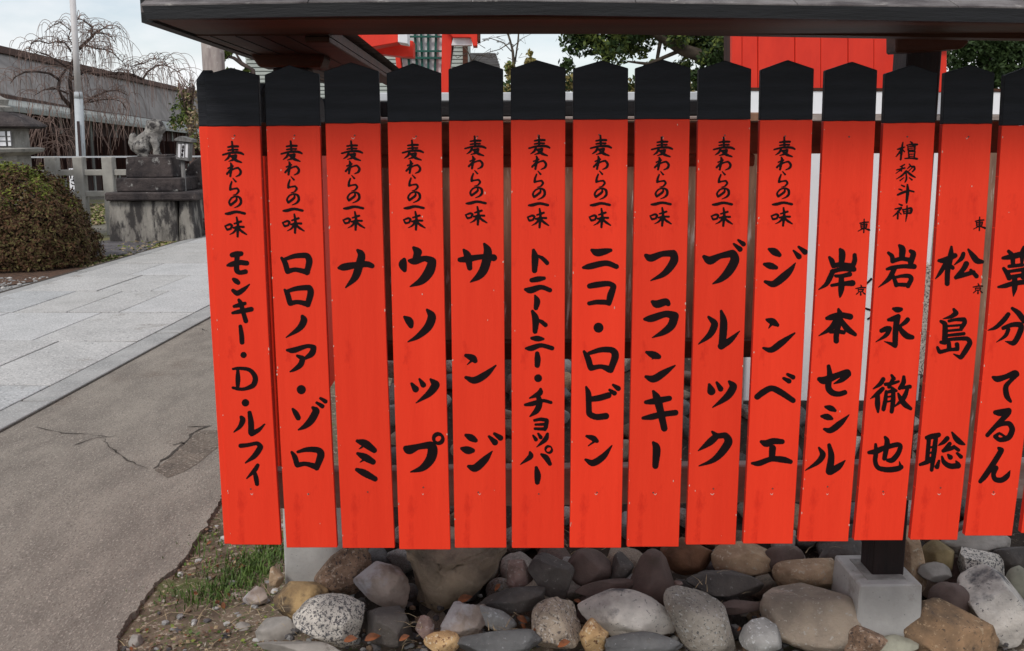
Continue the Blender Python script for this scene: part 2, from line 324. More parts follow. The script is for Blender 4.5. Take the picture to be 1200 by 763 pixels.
for v, f in RB: o = len(V); V += v; Fc += [tuple(i+o for i in q) for q in f]
tag(add('crack', V, Fc, M['crack']), 'dark branching cracks in the concrete pavement', kind='structure')
pp = [(181, 551), (200, 536), (214, 521), (233, 505), (262, 503), (262, 520), (250, 528), (232, 543), (215, 553), (196, 560)]
sheet('dirt_patch', [G(x, y, .0215) for x, y in pp], M['dust'], .0215, label='sunken dirty patch along the broken slab edge')
# paved path: granite curb and slabs, each its own stone
sheet('path_bed', [(xl(1)-2.2, 1), (xl(1)+.188, 1), (xl(21)+.188, 21), (xl(21)-2.2, 21)], M['crack'], .0255, label='dark bed in the joints of the slab path')
path = tag(bpy.data.objects.new('stone_path', None), 'pale granite slab path running away beside the pavement', kind='structure')
COL.objects.link(path); path.location = (-3.2, 8, 0); path['_o'] = (-3.2, 8, 0); ALLO.append(path)
def slabq(x0, x1, y0, y1, ya, m, nm='slab', z=.03):
    g = .0060; gy_ = .009+.0024*y0; q = []
    for (x, y) in ((x0+g, y0+gy_*random.uniform(.5, 1.3)), (x1-g, y0+gy_*random.uniform(.5, 1.3)), (x1-g, y1-.004), (x0+g, y1-.004)):
        xx = x+.055*(y-5.07); q.append((xx, y+ya*(x+2.5)))
    zz = z+random.uniform(.001, .005)
    tl = random.uniform(-.0007, .0007)
    return bevel(prism(nm, [Vector((a, b, zz+tl*k)) for k, (a, b) in enumerate(q)], [Vector((a, b, -.04)) for a, b in q], m, path), .003)
bands = [2.2, 3.35, 4.45, 5.55, 6.78, 7.93, 9.06, 10.15, 11.15, 12.1, 13.3, 14.4, 15.6, 17, 18.4, 20]
js = [(-3.6, -3.0), (-3.45,), (-3.75, -3.0), (-3.05, -3.75), (-3.25, -4.0), (-3.98, -3.12, -3.55), (-3.3, -3.8), (-3.95, -2.95), (-3.4,), (-3.7, -3.1), (-3.2, -3.9), (-3.5, -2.9), (-3.8, -3.2), (-3.4,), (-3.7, -3.1)]
for k in range(len(bands)-1):
    xs = [-4.5]+sorted(js[k])+[-2.5]
    for a, b in zip(xs, xs[1:]):
        slabq(a, b, bands[k], bands[k+1], -.10 if k < 4 else -.05, random.choice([M['slab'], M['slab2'], M['slab3'], M['slab4']]))
y = 1.6
while y < 20:
    ln = random.uniform(1.5, 2.1); slabq(-2.5, -2.315, y, y+ln, 0, M['curb'], 'curb_stone'); slabq(-4.64, -4.5, y, y+ln, 0, M['curb'], 'curb_stone', .029); y += ln
# verge left of the path: gravel, litter soil, dark paving
sheet('gravel_verge', [(-9, 3), (xl(3)-2.15, 3), (xl(11)-2.15, 10.6), (-9, 10.6)], M['gravel'], -.015, label='grey gravel strip beside the path')
sheet('litter_soil', [(-9, 9.7), (-4.75, 9.7), (-4.3, 10.7), (-4.25, 11.6), (-9, 11.8)], M['redsoil'], -.007, label='reddish leaf litter under the bush')
sheet('worn_paving', [G(113, 283), G(205, 274), G(165, 296), G(112, 302)], M['asph'], .001, label='dark worn paving in front of the plinth')
pc = []
for _ in range(2600):
    y = random.uniform(7.2, 10.4); x = random.uniform(-7.5, xl(y)-2.17); pc.append((x, y, -.01))
def pebbles(name, pts, r0, r1, mats, label):
    base = []
    for s in range(5):
        bm = bmesh.new(); bmesh.ops.create_icosphere(bm, subdivisions=1, radius=1)
        base.append(([v.co*(1+.3*noise.noise(v.co+Vector((s*5, 0, 0)))) for v in bm.verts], [tuple(v.index for v in f.verts) for f in bm.faces])); bm.free()
    V = []; Fc = []; mi = []
    for (x, y, z) in pts:
        bv, bf = random.choice(base); r = random.uniform(r0, r1)*random.uniform(.6, 1); o = len(V); a = random.uniform(0, 6.28)
        ca, sa = math.cos(a), math.sin(a); sx, sy, sz = r*random.uniform(.7, 1.3), r*random.uniform(.7, 1.1), r*random.uniform(.45, .8)
        for v in bv: V.append((x+ca*v.x*sx-sa*v.y*sy, y+sa*v.x*sx+ca*v.y*sy, z+v.z*sz))
        k = random.randrange(len(mats))
        for f in bf: Fc.append(tuple(i+o for i in f)); mi.append(k)
    o = add(name, V, Fc, mats[0])
    for q in mats[1:]: o.data.materials.append(q)
    o.data.polygons.foreach_set('material_index', mi); return tag(o, label, kind='stuff')
def pm(n, c): return mat(n, c, tuple(x*.6 for x in c[:3])+(1,), scale=30, rough=.9, bump=.3)
PM = [pm('pebble_grey', (.30, .29, .28, 1)), pm('pebble_pale', (.50, .48, .45, 1)), pm('pebble_brown', (.22, .15, .10, 1)), pm('pebble_dark', (.11, .10, .10, 1))]
pebbles('gravel', pc, .012, .03, PM[:2]+PM[:1], 'grey gravel lying on the verge beside the path')
pc = []
while len(pc) < 3400:
    x, y = random.uniform(-1.3, -.1), random.uniform(2.3, 4.6)
    if x > -1.04+.05*random.random() and (random.random() < .75 or y < 3.0):
        pc.append((x, y, -.008+.012*noise.noise(Vector((x*3, y*3, 0)))+(.02 if x > -.6 else 0)))
pebbles('soil_pebbles', pc, .003, .013, PM[:3]+[PM[2]]+PM[:1], 'small pebbles scattered over the soil bed')

pc = []
while len(pc) < 150:
    x, y = random.uniform(-1.02, -.45), random.uniform(2.3, 3.6); pc.append((x, y, .006))
pebbles('soil_stones', pc, .008, .02, PM, 'larger stones and rubble bits scattered over the soil bed')
# ------------------------------------------------------------------ loose litter, grass, clover
def blades(name, pts, ln, m, label, wdt=.0022, flat=0):
    V = []; Fc = []
    for (x, y, z) in pts:
        a = random.uniform(0, 6.28); l_ = ln*random.uniform(.5, 1.2); lean = random.uniform(.2, .9)+flat
        d = Vector((math.cos(a), math.sin(a), 0)); s = Vector((-d.y, d.x, 0))*wdt
        p0 = Vector((x, y, z)); p1 = p0+d*l_*.25*lean+Vector((0, 0, l_*.5/(1+flat*3))); p2 = p0+d*l_*.8*lean+Vector((0, 0, l_*.75/(1+flat*5)))
        o = len(V); V += [p0-s, p0+s, p1-s*.8, p1+s*.8, p2]; Fc += [(o, o+1, o+3, o+2), (o+2, o+3, o+4)]
    return tag(add(name, V, Fc, m), label, kind='stuff')
gp = []
for (px, py, r, n) in [(285, 680, .06, 260), (300, 664, .05, 260), (318, 655, .06, 300), (272, 692, .05, 120), (245, 690, .05, 60), (322, 640, .06, 200), (262, 668, .05, 60), (235, 702, .04, 40), (232, 640, .06, 60), (215, 700, .07, 60)]:
    c = G(px, py, .01)
    for _ in range(n): gp.append((c.x+random.gauss(0, r), c.y+random.gauss(0, r), .0))
blades('grass', gp, .045, M['grass'], 'tuft of fresh green grass growing beside the concrete footing')
cl = []
for _ in range(5200):
    x, y = random.uniform(-1.02, -.2), random.uniform(2.25, 3.9)
    if noise.noise(Vector((x*6, y*6, 9))) > .02 or y < 2.7: cl.append((x, y, .005+random.random()*.012))
o = leaves('clover', cl, .006, M['moss'], nrm=np.array([0, 0, 1.2]), asp=.8, mats=[M['moss'], M['grass'], M['leafdry'], M['straw'], M['brownbit'], M['palebit']], midx=rng.choice([0, 0, 1, 2, 3, 3, 4, 4, 4, 5], len(cl)))
tag(o, 'small yellow-green weeds and bits of leaf over the soil', kind='stuff')
st = [(random.uniform(-1.02, -.1), random.uniform(2.3, 4.2), .008) for _ in range(420)]
blades('dry_grass', st, .06, M['straw'], 'pale dry straws lying over the soil', .0014, flat=1.5)
mp_ = []
for _ in range(1600):
    t = random.random(); yy = 11.2+4*t; mp_.append((xl(yy)-2.15-abs(random.gauss(0, .35))-.1, yy, -.01))
for _ in range(500): q = G(random.uniform(104, 122), random.uniform(238, 262)); mp_.append((q.x, q.y, -.01))
o = leaves('moss_patches', mp_, .035, M['moss'], nrm=np.array([0, 0, 1.5]), asp=.8, mats=[M['moss'], M['straw']], midx=rng.choice([0, 1], len(mp_)))
tag(o, 'mossy yellow-green growth along the far edge of the path', kind='stuff')

# ================================================================== ROOFED RACK behind the boards
YB = 2.10      # front face of the boards
rack = thing('roofed_rack', P(1035, 650, 2.46), 'dark brown wooden rack with a low roof that carries the row of red boards', 'wooden rack')
YR = 1.90
zb, zt = P(600, 20, YR).z, P(600, 4.5, YR).z
xa = P(171, 24, YR).x
XR = 1.75
a = P(166, 6, YR); b = P(171.5, 24, YR)
def tilt(x): return -.004*(x-xa)           # the eave line sinks slightly to the right
# fascia: black edge board
q = [Vector((b.x, YR, b.z)), Vector((XR, YR, zb-.02)), Vector((XR, YR, zt-.014)), Vector((a.x, YR, a.z))]
q[0].z = P(171, 22.5, YR).z
mid = P(620, 17.5, YR); midt = P(620, 1.5, YR)
q = [q[0], Vector((P(400, 0, YR).x, YR, P(400, 19, YR).z)), mid, Vector((P(900, 0, YR).x, YR, P(900, 21.5, YR).z)), P(1210, 27, YR), Vector((XR, YR, P(1210, 27, YR).z)),
     Vector((XR, YR, P(1210, 10, YR).z)), P(1210, 10, YR), P(900, 6, YR), midt, P(400, 3, YR), P(166, 7, YR)]
prism('eave_board', q, off(q, .022), M['fascia'], rack)
# sloping roof surface: shingle boards above
def roofquad(x0, x1, ya, yb, za, zb_, m, nm='roof_board'):
    v = [Vector((x0, ya, za)), Vector((x1, ya, za)), Vector((x1, yb, zb_)), Vector((x0, yb, zb_))]
    return prism(nm, v, [p+Vector((0, 0, -.012)) for p in v], m, rack)
zr = P(620, 1.5, YR).z+.004
xs = [P(166, 6, YR).x-.004]+[P(166, 6, YR).x+.30*k for k in range(1, 9)]
xs = [x for x in xs if x < XR]+[XR]
for i in range(len(xs)-1):
    def ez(x):
        pxs = [(166, 7), (400, 3), (620, 1.5), (900, 6), (1210, 10)]; px = CX+(x/YR-math.tan(PSI))*F*.985
        for (a0, b0), (a1, b1) in zip(pxs, pxs[1:]):
            if px <= a1 or a1 == 1210: tt = max(0, min(1, (px-a0)/(a1-a0))); return P(px, b0+(b1-b0)*tt, YR).z
    za, zb2 = ez(xs[i])+.0022, ez(xs[i+1])+.0022; q0, q1 = xs[i]+.001, xs[i+1]-.001
    v = [Vector((q0, YR+.0015, za)), Vector((q1, YR+.0015, zb2)), Vector((q1, 2.24, zb2+.13)), Vector((q0, 2.24, za+.13))]
    prism('roof_board', v, [p+Vector((0, 0, -.014)) for p in v], M['roofgrey'], rack)
# soffit and eave purlin just above the boards
YS = 2.19
zs = P(600, 18.5, YR).z
box('soffit_board', xa+.01, XR, YR+.024, YS, zs-.004, zs+.014, M['darkwood'], rack, 0)
pf = [P(640, 36, YS), P(1210, 45.5, YS), Vector((XR, YS, P(1210, 45.5, YS).z)), Vector((XR, YS, zs+.05)), Vector((P(378, 0, YS).x, YS, zs+.05)), P(378, 38.5, YS)]
prism('eave_beam', pf, off(pf, .05), M['darkwood'], rack)
# the wing that turns back along the left side
xw1 = P(381, 39, 2.14).x
zs2 = zs-.006
q = [Vector((xa+.008, YS+.003, zs2)), Vector((xw1, YS+.003, zs2)), Vector((xw1, 4.05, zs2)), Vector((xa+.008, 4.05, zs2))]
prism('soffit_board', q, [p+Vector((0, 0, .02)) for p in q], M['darkwood'], rack)
for k in range(5):
    x = xa+.01+(xw1-xa-.02)*(k+.5)/5
    box('soffit_board_joint', x-.0015, x+.0015, YS+.01, 4.03, zs2-.0015, zs2-.0005, M['fascia'], rack, 0)
box('side_beam', xw1-.052, xw1, YS+.003, 4.0, zs2-.014, zs2-.001, M['darkwood'], rack, .002)
box('eave_board', xa-.018, xa+.004, YR+.03, 4.05, zs2-.002, zs+.055, M['fascia'], rack, 0)
q = [Vector((xa-.02, YR+.025, zr+.0)), Vector((xa+.17, YR+.025, zr+.10)), Vector((xw1+.01, YR+.3, zr+.02)), Vector((xa-.02, 4.06, zr)), ]
prism('roof_board', [Vector((xa-.02, 2.25, zr-.002)), Vector((xa+.17, 2.25, zr+.10)), Vector((xw1+.02, 2.25, zr-.002))],
      [Vector((xa-.02, 4.06, zr-.002)), Vector((xa+.17, 4.06, zr+.10)), Vector((xw1+.02, 4.06, zr-.002))], M['roofgrey'], rack)
# posts, cross-beams
def post(px_t, px_b, Y, wd, pyb):
    t = P(px_t, 45, Y); bb = P(px_b, pyb, Y)
    x = bb.x; box('post', x-wd/2, x+wd/2, Y-wd/2, Y+wd/2, bb.z, zs2-.001 if Y < 2.6 else P(340, 79.5, 2.67).z, M['postwood'], rack, .003); return x
xp1 = post(1072, 1033, 2.46, .084, 668)
xp0 = post(345, 366, 2.72, .09, 592)
q = [P(291, 54, 2.67), P(294, 65, 2.67), P(303, 78.5, 2.67), P(376, 79, 2.67), P(380, 66, 2.67), P(376, 54, 2.67)]
prism('cross_beam', q, off(q, .11), M['darkwood'], rack, .004)
q = [P(1050, 30, 2.33), P(1050, 62, 2.33), P(1128, 57, 2.33), P(1136, 50, 2.33), P(1136, 30, 2.33)]
prism('cross_beam', q, off(q, .06), M['darkwood'], rack, .004)
# rails
def rail(px0, px1, py0, py1, Y, th, m, nm='rail'):
    A, B = P(px0, py0, Y), P(px1, py0, Y); z1 = (A.z+B.z)/2; z0 = (P(px0, py1, Y).z+P(px1, py1, Y).z)/2
    return box(nm, A.x, B.x, Y, Y+th, z0, z1, m, rack, .003)
rail(300, 1195, 142, 181, 2.20, .03, M['rail'])
rail(440, 885, 181.5, 196, 2.20, .035, M['railgrey']).data.materials[0] = M['rail']
rail(262, 1230, 547, 591, 2.28, .04, M['railgrey'])
rail(440, 900, 400, 421, 2.74, .04, M['darkwood'])
rail(445, 872, 118, 136, 2.70, .05, M['fascia'])
rail(445, 872, 136.5, 141, 2.69, .05, M['railgrey'])

# reversed boards behind (their unpainted backs show in the gaps)
for k in range(7):
    x0 = P(447, 300, 2.80).x+.158*k
    z1, z0 = P(600, 137, 2.80).z+random.uniform(-.01, .01), P(600, 401, 2.80).z
    t = thing('plank_board', (x0+.07, 2.8, z0), 'unpainted brown back of a board seen through the gaps behind the red row', 'wooden board', 'boards behind the red row')
    box('plank', x0, x0+.135, 2.80, 2.82, z0, z1, M['plank'], t, .003)
# wing boards turning back from the corner
xe0, xe1 = P(229.5, 100, YB).x, P(240, 100, YB).x
xc0 = (P(229.5, 95, YB).x+P(262, 638, YB).x)/2; 
zt_, zb_ = P(240, 90, YB).z, P(262, 638, YB).z
for k in range(16):
    y0 = YB+.0012+.128*k
    lab = 'red board seen edge-on at the left corner of the rack' if k == 0 else 'dark red board of the side wing glimpsed behind the first boards'
    t = thing('votive_board', (xc0, y0+.05, zb_), lab, 'painted board', 'red name boards on the side wing')
    x0 = P(229.8, 100, YB).x; x1 = x0+.0212; zc = P(240, 148, YB).z
    pr = [(y0, zt_-.005), (y0+.052, zt_+.017), (y0+.104, zt_-.005)]
    L0 = [Vector((x0, y0, zc)), Vector((x0, y0+.104, zc))]
    q = [Vector((x0, y0, zc)), Vector((x0, y0+.104, zc))]+[Vector((x0, a_, b_)) for a_, b_ in pr[::-1]]
    prism('black_top', q, [p+Vector((x1-x0, 0, 0)) for p in q], M['black'], t, .0015)
    q = [Vector((x0, y0, zb_)), Vector((x0, y0+.104, zb_)), Vector((x0, y0+.104, zc-.0005)), Vector((x0, y0, zc-.0005))]
    prism('plank', q, [p+Vector((x1-x0, 0, 0)) for p in q], M['red'], t, .0015)

# concrete footings
def footing(x0, x1, y0, y1, zt, label, splay=.012):
    t = thing('concrete_footing', ((x0+x1)/2, (y0+y1)/2, -.05), label, 'concrete footing')
    v = boxv(x0-splay, x1+splay, y0-splay, y1+splay, -.06, zt)
    for i in (4, 5, 6, 7):
        v[i].x = x0 if v[i].x < (x0+x1)/2 else x1; v[i].y = y0 if v[i].y < (y0+y1)/2 else y1
    bevel(add('block', v, BF, M['concrete'], t), .004)
    e = .03
    bevel(add('mortar_pad', boxv(x0+e, x1-e, y0+e, y1-e, zt-.002, zt+.002), BF, mat('mortar', (.30, .29, .27, 1), (.19, .18, .17, 1), scale=30, rough=1, bump=1, bscale=80, bdist=.006), t), .001)
    return t
fb = P(1008, 686, 2.36); fr_ = P(1081, 686, 2.36)
footing(fb.x, fr_.x, 2.36, 2.36+.19, fb.z, 'pale concrete block footing under the right-hand post, among the stones')
fl, fr2 = P(331, 600, 2.64), P(402, 600, 2.64)
footing(fl.x, fr2.x, 2.64, 2.82, P(366, 594, 2.64).z, 'grey concrete footing behind the second and third board, left end', .004)

# ================================================================== LETTERING: brush strokes traced, outlined and meshed
# each glyph: (ox, oy, scale) of a traced frame, strokes 'x,y,width x,y,width; ...'
def parse(s):
    return [[tuple(float(c) for c in p.split(',')) for p in st_.split()] for st_ in s.split(';') if st_.strip()]
def catmull(pts, closed=False):
    pts = np.array(pts); out = []
    if len(pts) == 1: return pts
    e = np.vstack([2*pts[0]-pts[1], pts, 2*pts[-1]-pts[-2]])
    for i in range(1, len(e)-2):
        p0, p1, p2, p3 = e[i-1:i+3]
        # corners stay crisp: damp the tangent where the stroke turns sharply
        def tg(a, b, c):
            u, v_ = b[:2]-a[:2], c[:2]-b[:2]; nu, nv = np.hypot(*u), np.hypot(*v_)
            cs = (u@v_)/(nu*nv+1e-9); k = .5*max(0, min(1, (cs+.1)/.8)); return (c-a)*k
        m1, m2 = tg(p0, p1, p2), tg(p1, p2, p3); n = max(3, int(np.hypot(*(p2-p1)[:2])/.35))
        for t in np.linspace(0, 1, n, endpoint=False):
            out.append((2*t**3-3*t**2+1)*p1+(t**3-2*t**2+t)*m1+(-2*t**3+3*t**2)*p2+(t**3-t**2)*m2)
    out.append(pts[-1]); return np.array(out)
def glyph_poly(strokes, seed):
    """list of strokes in photo pixels -> 2D verts, faces (union of round brush dabs)"""
    S = np.vstack([catmull(s) for s in strokes]); r = (S[:, 2]*1.22+.45)/2
    ext = max(np.ptp(S[:, 0]), np.ptp(S[:, 1])); h = .5 if ext > 22 else .34
    x0, x1 = (S[:, 0]-r).min()-1, (S[:, 0]+r).max()+1; y0, y1 = (S[:, 1]-r).min()-1, (S[:, 1]+r).max()+1
    gx = np.arange(x0, x1+h, h); gy = np.arange(y0, y1+h, h); X, Y = np.meshgrid(gx, gy)
    D = np.full(X.shape, 99.)
    for k in range(len(S)):
        i0, i1 = np.searchsorted(gx, [S[k, 0]-r[k]-2*h, S[k, 0]+r[k]+2*h]); j0, j1 = np.searchsorted(gy, [S[k, 1]-r[k]-2*h, S[k, 1]+r[k]+2*h])
        d = np.hypot(X[j0:j1, i0:i1]-S[k, 0], Y[j0:j1, i0:i1]-S[k, 1])-r[k]
        D[j0:j1, i0:i1] = np.minimum(D[j0:j1, i0:i1], d)
    D = np.minimum(D, 2*h)
    D += .10*np.sin(X*1.3+Y*.9+seed)*np.sin(Y*1.7-X*.6+seed*2)
    ins = D < 0; V = []; Fc = []; idx = {}
    def vt(key, x, y):
        if key not in idx: idx[key] = len(V); V.append((x, y))
        return idx[key]
    ny_, nx_ = D.shape
    for j in range(ny_-1):
        run = None
        for i in range(nx_-1):
            c = (ins[j, i], ins[j, i+1], ins[j+1, i+1], ins[j+1, i])
            if all(c):
                if run is None: run = i
                continue
            if run is not None:
                Fc.append([vt((0, j, run), gx[run], gy[j]), vt((0, j, i), gx[i], gy[j]), vt((0, j+1, i), gx[i], gy[j+1]), vt((0, j+1, run), gx[run], gy[j+1])]); run = None
            if not any(c): continue
            cor = [(j, i), (j, i+1), (j+1, i+1), (j+1, i)]; poly = []
            for k in range(4):
                a_, b_ = cor[k], cor[(k+1) % 4]
                if ins[a_]: poly.append(vt((0,)+a_, gx[a_[1]], gy[a_[0]]))
                if ins[a_] != ins[b_]:
                    t = D[a_]/(D[a_]-D[b_]); k1, k2 = min(a_, b_), max(a_, b_)
                    poly.append(vt((1, k1, k2), gx[a_[1]]+t*(gx[b_[1]]-gx[a_[1]]), gy[a_[0]]+t*(gy[b_[0]]-gy[a_[0]])))
            if len(poly) > 2: Fc.append(poly)
        if run is not None: pass
    return V, Fc
def frame(ox, oy, s, txt, dy=0):
    return [[(ox+x/s, oy+(y+dy)/s, ww/s) for x, y, ww in st_] for st_ in parse(txt)]
A = (240, 280, 5); B = (240, 430, 5); C = (460, 280, 5); D_ = (460, 430, 5); E_ = (680, 280, 5); F_ = (680, 430, 5)
J = (880, 280, 7.5); K = (880, 365, 7.5); Lc = (880, 460, 7.5)
def ring(cx, cy, r, wd): return ' '.join(f'{cx+r*math.cos(t*math.pi/6):.1f},{cy+r*math.sin(t*math.pi/6):.1f},{wd+3*math.sin(t)}' for t in range(13))
